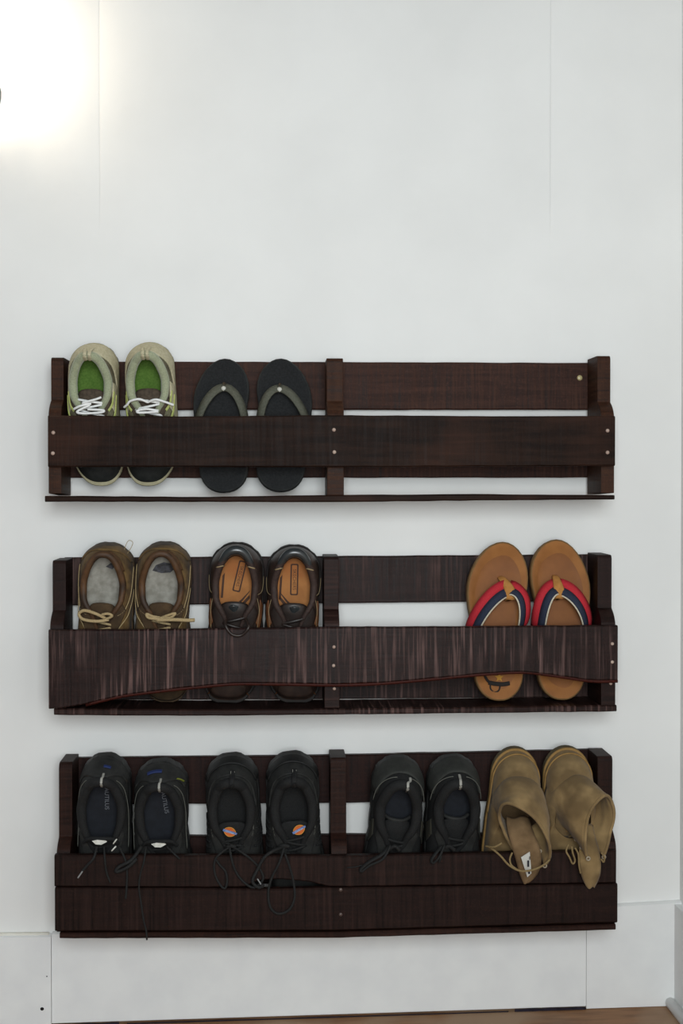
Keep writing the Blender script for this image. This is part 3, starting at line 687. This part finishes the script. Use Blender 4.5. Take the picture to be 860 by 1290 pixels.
for i, (toe, heel, med) in enumerate((((134, 1143), (135, 948), -1), ((208, 1142), (204, 955), 1))):
    s = Shoe('athletic_shoe', ['black athletic shoe with torn tongue foam, nearest the left end of the bottom rack', 'black athletic shoe with blue and lime heel marks, in the bottom rack'][i], G,
             toe, heel, med, tilt=0.14, Wd=(0.047, 0.0505)[i], heel_w=0.90, waist=0.94, sole=0.026, ow=0.036, oc0=0.42, oc1=0.93, zh=0.090, zs=0.070, ze=0.072, zt=0.058, uE=0.58, roll=0.0085, neck=0.5, peak=0.012)
    s.outsole(kM['sole'], ridges=3); s.upper(kM['body']); s.lining(kM['dark']); ins = s.insole(kM['ins']); s.collar(kM['dark'])
    s.patch('heel_counter', kM['body'], -46, 46, 0.05, lambda f: 0.4 + 0.5 * math.sin(PI * f) ** 2)
    for q in (-1, 1):
        s.patch('eyestay', kM['body'], q * 98, q * 166, 0.74, 0.985)
        s.line('seam', kM['grey'], [(q * 30, 0.75), (q * 55, 0.6), (q * 80, 0.5), (q * 105, 0.42)], 0.0007)
    s.tongue(kM['dark'], 0.575, 0.034, lift=0.011, curl=0.010, arch=0.012, name='tongue')
    z = s.ze + 0.021
    s.part('torn_foam', [(-0.013, 0.569 * s.L, z), (-0.004, 0.579 * s.L, z + .002), (0.010, 0.574 * s.L, z + .001), (0.013, 0.565 * s.L, z), (0.004, 0.552 * s.L, z + .004), (-0.006, 0.554 * s.L, z + .004)], [(0, 1, 2, 3, 4, 5)], kM['white'], solid=0.004, smooth=False)
    s.heel_tab(kM['tab'], 0.0022, t0=0.72, rise=0.003, deg=4)
    s.patch('heel_logo', kM['blue'], 2 if i == 0 else -16, 12 if i == 0 else 4, 0.46 if i == 0 else 0.44, 0.53, off=0.0042)
    if i: s.patch('heel_mark', kM['lime'], 27, 38, lambda f: 0.50 - 0.16 * f, lambda f: 0.545 - 0.16 * f, off=0.0042)
    s.print_text('NAUTILUS', 0.0105, 0.004 if i == 0 else 0.006, 0.765, -PI / 2 + (0.02 if i == 0 else 0.16), kM['txt'], 0.0022, ins)
    s.part('printed_ring', *tube([(0.017 + 0.006 * math.cos(2 * PI * k / 18), 0.835 * s.L + 0.006 * math.sin(2 * PI * k / 18), s.iz + 0.002) for k in range(18)], 0.0007, 5, closed=True), kM['blue'], parent=ins)
    for u, d in ((0.50, 0.015), (0.535, -0.015)): s.cross(u, 0.024, d, 0.006, kM['lace'], 0.0026)
    if i == 0:
        for dq in (0, 1): s.part('eyelet_mark', *tube([W(142.5 + 2 * dq - dq * 4, 1063 + dq * 9, -0.1435), W(147 - dq * 1, 1057 + dq * 9, -0.1435)], 0.0013, 6), kM['white'], world=True)
        s.wcord('lace_end', kM['lace'], [(122, 1066.5, -0.118), (118, 1081, -0.128), (110, 1090, -0.1265), (104, 1097, -0.1255)], 0.0024)
        s.wcord('lace_tip', kM['tip'], [(105, 1096, -0.126), (98, 1106, -.1255)], 0.0015)
        s.wcord('lace_end', kM['lace'], [(131, 1066.5, -0.117), (132, 1082, -0.128), (134, 1098, -0.1255), (139, 1112, -0.1255)], 0.0018)
        s.wcord('lace_end', kM['lace'], [(150, 1066.5, -0.117), (158, 1084, -0.128), (160, 1100, -0.125), (159, 1124, -0.1255), (158, 1132, -0.1255)], 0.0020)
    else:
        s.wcord('lace_bow', kM['lace'], [(178, 1066.5, -0.1180), (166, 1083, -0.1350), (150, 1092, -0.1340), (146, 1098, -0.1330), (154, 1096, -0.1340), (164, 1090, -0.1360), (172, 1082, -0.1350)], 0.0032)
        s.wcord('lace_end', kM['lace'], [(184, 1066.5, -0.117), (181, 1086, -0.128), (177, 1100, -0.1255), (175, 1118, -0.1255), (178, 1140, -0.1265), (181, 1160, -0.1265), (184, 1172, -0.1265), (185, 1184, -0.1265)], 0.0017)
        s.wcord('lace_end', kM['lace'], [(210, 1066.5, -0.117), (222, 1078, -0.126), (226, 1082, -0.126)], 0.0018)

# ---------- black work shoes with the orange and blue tongue badge
oM = dict(org=mat('badge_orange', (196, 92, 34), (206, 108, 44), rough=0.6), yel=mat('badge_yellow', (206, 150, 60), rough=0.6), blu=mat('badge_blue', (96, 122, 176), rough=0.6), wht=mat('badge_white', (196, 204, 214), rough=0.6))
for i, (toe, heel, med) in enumerate((((297, 1142), (292, 948), -1), ((374, 1142), (367, 946), 1))):
    s = Shoe('work_shoe', ['black work shoe with orange and blue tongue badge, left one of its pair', 'black work shoe with orange and blue tongue badge, beside the bottom rack middle post'][i], G,
             toe, heel, med, tilt=0.13, Wd=0.0515, heel_w=0.88, sole=0.026, ow=0.0345, oc0=0.42, oc1=0.92, zh=0.092, zs=0.072, ze=0.074, zt=0.058, roll=0.0088, neck=0.38, peak=0.014, waist=0.94)
    s.outsole(kM['sole'], ridges=3); s.upper(kM['body']); s.lining(kM['dark']); s.insole(kM['dark']); s.collar(kM['dark'])
    s.patch('heel_counter', kM['sole'], -44, 44, 0.0, 0.34, off=0.002)
    s.line('heel_piping', kM['body'], [(-70, 0.62), (-40, 0.66), (0, 0.72), (40, 0.66), (70, 0.62)], 0.0022, 0.001)
    for q in (-1, 1):
        s.patch('eyestay', kM['body'], q * 98, q * 166, 0.74, 0.985)
        s.line('seam', kM['grey'], [(0, 0.86), (q * 30, 0.84), (q * 60, 0.86), (q * 85, 0.86), (q * 105, 0.82)], 0.0008)
        for k in range(5): s.line('side_rib', kM['dark'], [(q * (74 + 6 * k), 0.15), (q * (80 + 6 * k), 0.4), (q * (86 + 6 * k), 0.62)], 0.0018, 0.001)
    s.heel_tab(kM['dark'], 0.0045, t0=0.62, rise=0.002, deg=3)
    for k in (-1, 1): s.line('tab_stitch', kM['tab'], [(3 + k * 2.6, 0.66), (3 + k * 2.6, 0.80), (3 + k * 2.4, 0.97)], 0.0005, 0.0052)
    s.tongue(kM['dark'], 0.65, 0.031, lift=0.0, arch=0.006)
    # badge sewn on the tongue
    bx, bu, ang = ((-0.004, 0.595, -0.35), (0.008, 0.60, 0.42))[i]; ca, sa = math.cos(ang), math.sin(ang); bz = s.zopen(bu) + 0.0022
    def bp(x, y, dz=0.0): return (bx + x * ca - y * sa, bu * s.L + x * sa + y * ca, bz + dz - 0.006 * ((bx + x) / 0.03) ** 2)
    bad = s.part('badge', [bp(0.0105 * math.copysign(abs(math.cos(q)) ** 1.25, math.cos(q)), 0.0085 * math.copysign(abs(math.sin(q)) ** 1.0, math.sin(q))) for q in [2 * PI * k / 24 for k in range(24)]], [tuple(range(24))], oM['org'], solid=0.0012, smooth=False)
    s.part('badge_rim', *tube([bp(0.0105 * math.copysign(abs(math.cos(q)) ** 1.25, math.cos(q)), 0.0085 * math.sin(q), 0.0008) for q in [2 * PI * k / 24 for k in range(24)]], 0.0006, 5, closed=True), oM['yel'], parent=bad)
    s.part('badge_band', [bp(-0.0125, -0.0022, .0012), bp(-0.0095, -0.0026, .0012), bp(0.0125, -0.0016, .0012), bp(0.0130, 0.0018, .0012), bp(0.0095, 0.0026, .0012), bp(-0.0125, 0.0018, .0012)], [(0, 1, 2, 3, 4, 5)], oM['blu'], parent=bad, solid=0.0008, smooth=False)
    v, f = text_mesh('Dickies', 0.0052)
    s.part('lettering', [bp(a, b, .0022) for (a, b, _) in v], f, oM['wht'], parent=bad, smooth=False)
    for u, d in ((0.47, 0.02), (0.51, -0.02), (0.54, 0.015)): s.cross(u, 0.022, d, 0.007, kM['lace'], 0.0024)
    if i == 0:
        s.wcord('lace_bow', kM['lace'], [(290, 1066.5, -0.116), (279, 1074, -0.126), (271, 1083, -0.126), (270, 1098, -0.1255), (276, 1113, -0.1258), (283, 1119, -0.1258), (286, 1110, -0.1258), (284, 1098, -0.1255), (277, 1090, -0.125), (272, 1083, -0.128)], 0.0021)
        s.wcord('lace_bow', kM['lace'], [(289, 1066.5, -0.117), (292, 1084, -0.128), (298, 1100, -0.1255), (308, 1112, -0.1258), (320, 1118, -0.1262), (331, 1108, -0.1255), (328, 1096, -0.1255), (318, 1084, -0.128), (302, 1072, -0.126), (292, 1066.5, -0.117)], 0.0022)
        s.wcord('lace_knot', kM['lace'], [(286, 1066.5, -0.117), (292, 1066, -0.119), (297, 1066.5, -0.118), (290, 1065, -0.119)], 0.0032)
    else:
        s.wcord('lace_bow', kM['lace'], [(358, 1066.5, -0.117), (352, 1086, -0.128), (343, 1104, -0.1255), (338, 1122, -0.1258), (340, 1142, -0.1265), (350, 1151, -0.1265), (364, 1146, -0.1265), (371, 1130, -0.126), (369, 1108, -0.125), (364, 1090, -0.126), (359, 1076, -0.126)], 0.0023)
        s.wcord('lace_bow', kM['lace'], [(357, 1066.5, -0.1170), (344, 1072, -0.1340), (333, 1080, -0.1350), (325, 1094, -0.1335), (318, 1110, -0.1355), (326, 1118, -0.1355), (332, 1114, -0.1360)], 0.0030)
        s.wcord('lace_tip', kM['tip'], [(324, 1107, -0.131), (328, 1113, -0.131), (331, 1118, -0.131)], 0.0013)
        s.wcord('lace_knot', kM['lace'], [(352, 1066.5, -0.117), (358, 1065, -0.119), (364, 1066.5, -0.118), (356, 1065, -0.119)], 0.0034)

# ---------- plain black shoes with silver heel tabs
for i, (toe, heel, med) in enumerate((((486, 1141), (502, 951), -1), ((566, 1137.5), (569, 950), 1))):
    s = Shoe('casual_shoe', ['black shoe with silver heel tab and flopped lace, right of the bottom middle post', 'black shoe with silver heel tab, standing beside the tan boots'][i], G,
             toe, heel, med, tilt=0.14, Wd=0.0505, heel_w=0.88, sole=0.026, ow=0.034, oc0=0.44, oc1=0.925, zh=0.092, zs=0.074, ze=0.076, zt=0.060, roll=0.0095, neck=0.42, peak=0.006, waist=0.95)
    s.outsole(kM['sole'], ridges=3); s.upper(kM['dark']); s.lining(kM['dark']); s.insole(kM['ins']); s.collar(kM['dark'])
    s.patch('heel_counter', mat('charcoal_heel', (44, 45, 42), (54, 55, 51), scale=70, rough=0.8), -54, 54, 0.0, 0.60, off=0.002)
    s.line('heel_piping', kM['grey'], [(-62, 0.50), (-35, 0.64), (-8, 0.76)], 0.0008, 0.004)
    s.line('heel_piping', kM['grey'], [(62, 0.50), (35, 0.64), (14, 0.74)], 0.0008, 0.004)
    s.heel_tab(kM['tab'], 0.0024, t0=0.70, rise=0.002, deg=14 if i == 0 else 2)
    for q in (-1, 1):
        s.patch('eyestay', kM['body'], q * 100, q * 166, 0.74, 0.985)
        s.patch('side_panel', mat('worn_side', (52, 50, 40), (40, 40, 36), scale=60, rough=0.9), q * 82, q * 98, 0.15, 0.62, off=0.002)
    s.tongue(kM['dark'], 0.665, 0.029, lift=-0.008, arch=0.010)
    if i == 0:
        s.part('heel_sticker', [(0.003, 0.865 * s.L, s.iz + .004), (0.010, 0.87 * s.L, s.iz + .004), (0.010, 0.85 * s.L, s.iz + .004), (0.003, 0.845 * s.L, s.iz + .004)], [(0, 1, 2, 3)], kM['tab'], solid=0.001)
    s.part('tongue_edge', *tube(smooth_path([(-0.024, 0.68 * s.L, 0.052), (-0.010, 0.665 * s.L, 0.062), (0.010, 0.66 * s.L, 0.062), (0.024, 0.675 * s.L, 0.054)], 6), 0.0034, 7), kM['body'])
    for u, d in ((0.50, 0.015), (0.54, -0.015)): s.cross(u, 0.020, d, 0.006, kM['lace'], 0.0026)
    if i == 0:
        s.wcord('lace_bow', kM['lace'], [(490, 1066.5, -0.117), (480, 1077, -0.128), (466, 1085, -0.13), (455, 1094, -0.128), (455, 1098, -0.127), (466, 1090, -0.129), (482, 1082, -0.129), (492, 1065, -0.124)], 0.0042, flat=0.6)
        s.wcord('lace_end', kM['lace'], [(456, 1090, -0.128), (448, 1092, -0.127), (437, 1093, -0.127)], 0.0012)
    else:
        s.wcord('lace_bow', kM['lace'], [(556, 1066.5, -0.117), (548, 1076, -0.128), (543, 1084, -0.128), (546, 1087, -0.127), (553, 1080, -0.129), (560, 1065, -0.124)], 0.0036, flat=0.6)
        s.wcord('lace_end', kM['lace'], [(557, 1066.5, -0.117), (555, 1080, -0.128), (553, 1086, -0.127)], 0.0018)
    s.wcord('lace_knot', kM['lace'], [((490, 1070), (560, 1068))[i] + (-.117,), ((497, 1066), (566, 1066))[i] + (-.120,), ((503, 1071), (572, 1071))[i] + (-.118,)], 0.0034)

# ------------------------------------------------------------------ flip-flops (toe up)
FG = 'flip-flops standing toe-up in the racks'
class Flop:
    def __init__(s, name, label, heel, toe, medial, Wd, Yt, tilt, th=0.018, heel_w=0.74):
        loc, s.L, roll = place(heel, toe, Yt, tilt)
        s.root = empty(name, loc, (PI / 2 + tilt, roll, 0)); tag(s.root, label, 'flip-flop', FG)
        s.m = medial; s.W = Wd; s.th = th; s.hw = heel_w
    def outline(s, th, inset=0.0):
        u, x = contour(th + PI, 0.27, 0.18, 0.92)                    # 0 heel, 1 toe
        x = -x
        x *= interp(u, [(0, s.hw), (0.2, s.hw), (0.45, s.hw + 0.03), (0.72, 1.0), (0.88, 1.0), (1, 0.97)])
        if x * s.m > 0: x *= 1 - 0.07 * math.exp(-((u - 0.45) / 0.18) ** 2)
        else: x *= 1 + 0.05 * math.exp(-((u - 0.7) / 0.15) ** 2)
        W_ = s.W - inset; x = x * W_ + s.m * (0.007 * max(0, (u - 0.55) / 0.45) - 0.004 * math.exp(-((u - 0.6) / 0.2) ** 2))
        return Vector((x, inset + u * (s.L - 2 * inset), 0)), u
    def zc(s, u): return 0.010 * max(0, (u - 0.8) / 0.2) ** 2 + 0.004 * max(0, (0.25 - u) / 0.25)
    def build(s, m_sole, m_bed, m_imprint=None):
        n = 56; rows = [(0.0, 0.006), (0.0, 0.001), (0.003, 0.0), (s.th - 0.004, 0.0), (s.th - 0.001, 0.001), (s.th, 0.003)]
        vs = []
        for (z, ins) in rows:
            for j in range(n):
                p, u = s.outline(2 * PI * j / n, ins); p.z = z + s.zc(u); vs.append(p)
        f = grid_faces(len(rows), n, True) + [tuple(range(n))]
        s.sole = obj('sole', vs, f, m_sole, s.root)
        def surf(ks, wob, dz):
            vs = []
            for k in ks:
                for j in range(n):
                    q = 2 * PI * j / n; p, u = s.outline(q, 0.003)
                    kk = k * (1 + wob * math.sin(5 * q + 1) + wob * 0.6 * math.sin(9 * q))
                    y = s.L * 0.5 + (p.y - s.L * 0.5) * (1 - (1 - kk) * (0.55 if kk > 0.6 else 1))
                    y = s.L * 0.5 + (p.y - s.L * 0.5) * kk ** 0.7 if kk > 0 else s.L * 0.5
                    e = min(1, max(0, (0.97 - kk) / 0.25)); e = e * e * (3 - 2 * e)
                    vs.append((p.x * kk, y, s.th + s.zc(y / s.L) - 0.0035 * e + dz))
            f = grid_faces(len(ks), n, True) + [tuple(range((len(ks) - 1) * n, len(ks) * n))]
            return vs, f
        s.bed = obj('footbed', *surf((1, 0.97, 0.93, 0.88, 0.82, 0.75, 0.65, 0.5, 0.3, 0.1), 0, 0), m_bed, s.root)
        if m_imprint: obj('foot_impression', *surf((0.80, 0.75, 0.65, 0.5, 0.3, 0.1), 0.018, 0.0006), m_imprint, s.bed)
    def path(s, q, post, side_u, h=0.032, n=16, bend=0.4):
        """centre line of one strap arm from the toe post to the side of the sole"""
        e = None
        for k in range(400):
            p, u = s.outline((PI * k / 400) * (1 if q > 0 else -1))
            if u >= side_u: e = p; break
        a = Vector((post[0], post[1] * s.L, s.th + 0.012)); b = Vector((e.x * 1.0, side_u * s.L, s.th * 0.55))
        c1 = Vector((post[0] + q * s.W * bend, post[1] * s.L - 0.004, s.th + h)); c2 = Vector((e.x + q * 0.004, side_u * s.L + 0.022, s.th + h * 0.8))
        out = []
        for k in range(n + 1):
            t = k / n; out.append(a * (1 - t) ** 3 + c1 * 3 * t * (1 - t) ** 2 + c2 * 3 * t * t * (1 - t) + b * t ** 3)
        return out
    def ribbon(s, name, path, lo, hi, m, th=0.0025, up=0.0, taper=1.0, parent=None):
        """band offset sideways (towards the toe is positive) from lo to hi of the path"""
        vs = []; c = len(path)
        for i, p in enumerate(path):
            t = (path[min(i + 1, c - 1)] - path[max(i - 1, 0)]).normalized()
            o = Vector((p.x * 0.9, (p.y - s.L * 0.5) * 0.2, 0.045)).normalized()       # roughly away from the foot
            sd = t.cross(o); sd.normalize()
            if sd.y < 0: sd = -sd
            o = sd.cross(t); o = o if o.z > 0 else -o
            k = taper + (1 - taper) * i / (c - 1)
            for f in (lo, (lo + hi) / 2, hi): vs.append(p + sd * f * k + o * (up + (0.0012 if f == (lo + hi) / 2 else 0)))
        return obj(name, vs, grid_faces(c, 3), m, parent or s.root, solid=th)

fM = dict(sole=mat('charcoal_foam', (38, 39, 38), (50, 51, 50), scale=60, rough=0.85), bed=mat('black_footbed', (26, 27, 28), (36, 37, 38), scale=300, rough=0.9, bump=0.3),
          strap=mat('olive_grey_strap', (78, 78, 66), (92, 92, 80), scale=300, rough=0.8), stud=mat('silver_stud', (200, 198, 188), rough=0.3, spec=0.8), post=mat('brown_post', (74, 62, 48), rough=0.8))
for i, (heel, toe, med, post) in enumerate((((283, 622), (279, 456), 1, (0.004, 0.775)), ((352, 621), (359, 456), -1, (-0.008, 0.765)))):
    s = Flop('flip_flop', ['black flip-flop with grey strap and silver stud, beside the olive running shoe', 'black flip-flop with grey strap and silver stud, beside the top middle post'][i],
             heel, toe, med, 0.0485, -0.060, -0.14, heel_w=0.90)
    s.build(fM['sole'], fM['bed'])
    for q in (-1, 1):
        s.ribbon('strap', s.path(q, post, 0.46 if q == med else 0.43, 0.026, bend=0.55), -0.0085, 0.0085, fM['strap'], 0.004, taper=0.85)
    x, u = post
    obj('toe_post', *tube(smooth_path([(x + 0.001, (u + 0.045) * s.L, s.th - 0.004), (x, (u + 0.035) * s.L, s.th + 0.006), (x, u * s.L, s.th + 0.013)], 5), 0.0028, 8), fM['post'], s.root)
    p0 = Vector((x, (u - 0.012) * s.L, s.th + 0.0165)); v, f = lathe([(0, 0.003), (0.0032, 0.0025), (0.0045, 0.0008), (0.0045, -0.001), (0, -0.001)], p0, 'z', 12)
    obj('stud', v, f, fM['stud'], s.root)

tM = dict(sole=mat('tan_edge', (122, 92, 56), (140, 106, 66), scale=50, rough=0.8), bed=mat('tan_leather_bed', (138, 88, 44), (158, 104, 54), scale=22, rough=0.65, bump=0.1, spec=0.25), imp=mat('worn_leather', (124, 76, 40), (146, 93, 48), scale=16, rough=0.6, spec=0.25),
          red=mat('red_webbing', (176, 34, 46), (192, 46, 56), scale=700, rough=0.85, bump=0.3), navy=mat('navy_webbing', (34, 40, 58), (46, 52, 70), scale=700, rough=0.85, bump=0.3), cream=mat('cream_binding', (196, 186, 164), (214, 204, 184), scale=300, rough=0.9),
          tab=mat('golden_suede_tab', (172, 118, 58), (188, 132, 70), scale=120, rough=0.9), ink=mat('black_ink', (32, 27, 25), rough=0.8), gold=mat('gold_print', (190, 138, 48), rough=0.7))
for i, (heel, toe, med, post) in enumerate((((626, 882.5), (625, 684), 1, (0.016, 0.705)), ((704.5, 881.5), (701, 681), -1, (-0.008, 0.70)))):
    s = Flop('flip_flop', ['tan leather flip-flop with red and navy strap and printed heel', 'tan leather flip-flop with red and navy strap, nearest the right end post'][i],
             heel, toe, med, (0.0545, 0.0535)[i], -0.058, -0.12, th=0.022, heel_w=0.82)
    s.build(tM['sole'], tM['bed'], tM['imp'])
    for q in (-1, 1):
        pa = s.path(q, post, 0.42 if q != med else 0.44, 0.034, bend=0.60)
        st = s.ribbon('strap', pa, -0.016, 0.016, tM['cream'], 0.0016)
        s.ribbon('red_band', pa, 0.0005, 0.016, tM['red'], 0.0016, up=0.0020, parent=st)
        s.ribbon('navy_band', pa, -0.0140, 0.0005, tM['navy'], 0.0016, up=0.0020, parent=st)
    x, u = post; sl = -0.014 if i == 0 else -0.002
    pts = smooth_path([(x + sl, (u + 0.075) * s.L, s.th - 0.004), (x + sl * 0.8, (u + 0.06) * s.L, s.th + 0.008), (x + sl * 0.3, (u + 0.02) * s.L, s.th + 0.0185), (x + 0.001, (u - 0.02) * s.L, s.th + 0.0215), (x + 0.003, (u - 0.06) * s.L, s.th + 0.021), (x + 0.003, (u - 0.068) * s.L, s.th + 0.012)], 6)
    obj('toe_tab', *tube(pts, lambda f: 0.0045 + 0.0060 * min(1, f * 1.6), 10, flat=0.30, up=(0, 0.2, 1)), tM['tab'], s.root)
    if i == 0:
        z = s.th - 0.0018
        def flat(name, pts, m): obj(name, [(a, b, z + 0.0026) for (a, b) in pts], [tuple(range(len(pts)))], m, s.bed, smooth=False, solid=0.0008)
        st5 = [((0.0085 if k % 2 == 0 else 0.0036) * math.sin(PI * k / 5) + 0.0, 0.042 + (0.0085 if k % 2 == 0 else 0.0036) * math.cos(PI * k / 5)) for k in range(10)]
        flat('star_print', st5, tM['gold'])
        zz = z + 0.0036
        for pts, r in (([(-0.026, 0.062), (-0.027, 0.048), (-0.021, 0.036), (-0.014, 0.033)], 0.0024), ([(-0.020, 0.033), (-0.008, 0.031), (0.006, 0.030), (0.019, 0.032)], 0.0038), ([(-0.016, 0.032), (-0.016, 0.022), (-0.010, 0.016), (-0.002, 0.018), (0.001, 0.026), (-0.002, 0.031)], 0.0014)):
            obj('ink_print', *tube(smooth_path([(a, b, zz) for (a, b) in pts], 6), r, 8, flat=0.2, up=(0, 0, 1)), tM['ink'], s.bed)

# ------------------------------------------------------------------ tan suede boots with the shafts flopped over the front board
uM = dict(body=mat('tan_suede', (128, 104, 68), (152, 126, 86), scale=26, rough=0.95, bump=0.7, c3=(108, 87, 57), scale3=14, sheen=0.08, detail=8, bdist=0.004), inn=mat('boot_lining', (104, 82, 56), (130, 104, 74), scale=40, rough=0.95),
          sole=mat('olive_sole', (84, 74, 50), (98, 86, 60), scale=60, rough=0.85), welt=mat('ochre_welt', (140, 108, 60), (156, 122, 72), scale=90, rough=0.85), lace=mat('khaki_lace', (120, 100, 66), (142, 120, 82), scale=800, rough=0.9),
          eye=mat('worn_eyelet', (150, 136, 116), (176, 162, 142), rough=0.5), tag=mat('white_tag', (206, 204, 196), rough=0.9), ink=mat('tag_ink', (40, 40, 48), rough=0.8))
def shaft_wall(s, rings, gap, name, m, n=34, flip=False, solid=0.004, parent=None, wrinkle=0.0012, seed=1):
    """open-fronted leather shaft lofted through world-space rings (centre, half-width vector, half-height vector)"""
    rnd = random.Random(seed); R = 5; rows = []
    for a, b in zip(rings, rings[1:]):
        for k in range(R): rows.append([a[q].lerp(b[q], k / R) for q in range(3)] + [a[3] + (b[3] - a[3]) * k / R])
    rows.append(list(rings[-1])); vs = []
    ph = [rnd.uniform(0, 6) for _ in range(4)]
    for i, (c, ax, up, g) in enumerate(rows):
        for j in range(n + 1):
            f = j / n; q = math.radians(-90 + g / 2 + (360 - g) * f)
            w = 1 + wrinkle * 20 * math.sin(5 * q + ph[0] + i * 0.35) * math.sin(i * 0.9 + ph[1])
            e = max(0, 1 - min(f, 1 - f) * 7) * (i / (len(rows) - 1)) ** 2       # the laced edges hang lower
            vs.append(c + ax * math.cos(q) * w * (1 + 0.15 * e) + up * math.sin(q) * w + Vector((0, -0.004 * e, -0.014 * e)))
    o = s.part(name, vs, grid_faces(len(rows), n + 1), m, world=True, solid=solid)
    return o, rows, vs, n + 1

V = Vector
for i, (toe, heel, med) in enumerate((((632, 1138), (648, 941), 1), ((705, 1136), (711.5, 940), -1))):
    s = Shoe('suede_boot', ['tan suede boot with a white tag in its flopped open shaft', 'tan suede boot at the right end with its shaft flopped to the right'][i], 'tan boots in the bottom rack',
             toe, heel, med, tilt=0.10, Wd=0.0465, heel_w=0.84, sole=0.020, ow=0.0345, oc0=0.50, oc1=0.86, zh=0.092, zs=0.084, ze=0.080, zt=0.070, roll=0.004, neck=0.85, peak=0.0, waist=0.94, toe_z=0.66, bulge=0.008, p=2.5)
    s.outsole(uM['sole'], ridges=0); s.upper(uM['body']); s.lining(uM['inn']); s.insole(uM['inn'])
    s.line('welt', uM['welt'], [(a, 0.03) for a in range(-140, 141, 20)], 0.0030, 0.001)
    s.line('heel_seam', uM['welt'], [(a, 0.20 + 0.02 * math.cos(math.radians(a))) for a in range(-80, 81, 16)], 0.0016, 0.0012)
    if i == 0:
        rings = [(W(650, 1014, -.092), V((.044, 0, 0)), V((0, .004, .058)), 0),
                 (W(656, 1012, -.125), V((.044, 0, -.004)), V((-.002, -.012, .048)), 12),
                 (W(660, 1030, -.152), V((.043, -.002, -.010)), V((-.010, -.030, .042)), 42),
                 (W(660, 1046, -.172), V((.042, -.002, -.018)), V((-.017, -.024, .049)), 62)]
        tong = [(W(652, 1030, -.135), .020), (W(655, 1046, -.160), .022), (W(662, 1066, -.166), .024), (W(666, 1084, -.160), .022), (W(666, 1098, -.152), .017), (W(664, 1108, -.147), .009), (W(662, 1112, -.144), .003)]
    else:
        rings = [(W(714, 1013, -.092), V((.042, 0, 0)), V((0, .004, .058)), 0),
                 (W(728, 1012, -.122), V((.042, .004, -.006)), V((.002, -.012, .050)), 12),
                 (W(742, 1026, -.150), V((.036, .014, -.006)), V((.008, -.014, .046)), 40),
                 (W(755, 1038, -.165), V((.029, .022, -.004)), V((.008, -.005, .050)), 60)]
        tong = [(W(738, 1040, -.120), .012), (W(740, 1056, -.145), .014), (W(742, 1070, -.158), .017), (W(743, 1086, -.160), .019), (W(744, 1100, -.156), .017), (W(744, 1110, -.152), .012), (W(744, 1118, -.149), .006)]
    sh, rows, vs, cn = shaft_wall(s, rings, 0, 'shaft', uM['body'], seed=3 + i)
    last = (len(rows) - 1) * cn
    # rolled top hem and the eyelet edges
    hem = [vs[last + j] for j in range(cn)]
    obj('hem', *tube(hem, 0.0028, 7), uM['body'], sh, world=False) if False else s.part('hem', *tube(hem, 0.0030, 7), uM['body'], world=True)
    for sd in (0, cn - 1):
        for k in range(len(rows) - 1, len(rows) - 12, -3):
            p = vs[k * cn + sd]
            s.part('eyelet', *tube([p + V((0.003 * math.cos(2 * PI * q / 10), -0.004, 0.003 * math.sin(2 * PI * q / 10))) for q in range(10)], 0.0014, 6, closed=True), uM['eye'], world=True)
    # tongue
    tv = []
    tp = smooth_path([(*p, ) for p, w in tong], 4); tw = smooth_path([(w, 0, 0) for p, w in tong], 4)
    for p, w in zip(tp, tw):
        for j in range(9):
            a = -1 + j / 4; tv.append(p + V((a * w.x, 0.004 * a * a, 0.002 * math.sin(a * 4))))
    tg = s.part('tongue', tv, grid_faces(len(tp), 9), uM['inn'] if i == 0 else uM['body'], world=True, solid=0.004)
    if i == 0:
        q = [W(656, 1080, -.172), W(667, 1073, -.172), W(669, 1100, -.163), W(664, 1105, -.160)]
        t_ = s.part('sewn_tag', q, [(0, 1, 2, 3)], uM['tag'], world=True, solid=0.001, smooth=False)
        for (a, b, c_, d_) in ((664, 1084, 666.5, 1092), (665, 1096, 667.5, 1101), (666.5, 1079, 667.5, 1083)):
            yy = -.1745 if b < 1090 else -.168
            s.part('tag_print', [W(a, b, yy), W(c_, b, yy), W(c_, d_, yy), W(a, d_, yy)], [(0, 1, 2, 3)], uM['ink'], world=True, smooth=False, solid=0.0004)
        s.wcord('lace', uM['lace'], [(632, 1062, -.172), (622, 1067, -.168), (612, 1066, -.150), (618, 1068, -.156), (630, 1078, -.168), (641, 1090, -.174), (655, 1097, -.178), (670, 1096, -.180), (684, 1090, -.178), (692, 1083, -.172)], 0.0019)
        s.wcord('lace', uM['lace'], [(645, 1074, -.172), (642, 1082, -.172), (644, 1090, -.174), (652, 1096, -.176)], 0.0017)
    else:
        s.wcord('lace', uM['lace'], [(716, 1064, -.165), (713, 1072, -.168), (717, 1080, -.168), (721, 1088, -.164), (724, 1084, -.164), (721, 1074, -.168), (720, 1066, -.168)], 0.0017)
        s.wcord('lace', uM['lace'], [(724, 1068, -.168), (728, 1076, -.168), (729, 1090, -.166), (731, 1100, -.160)], 0.0016)
        s.wcord('lace', uM['lace'], [(757, 1074, -.172), (761, 1080, -.170), (760, 1086, -.168), (757, 1082, -.168)], 0.0016)
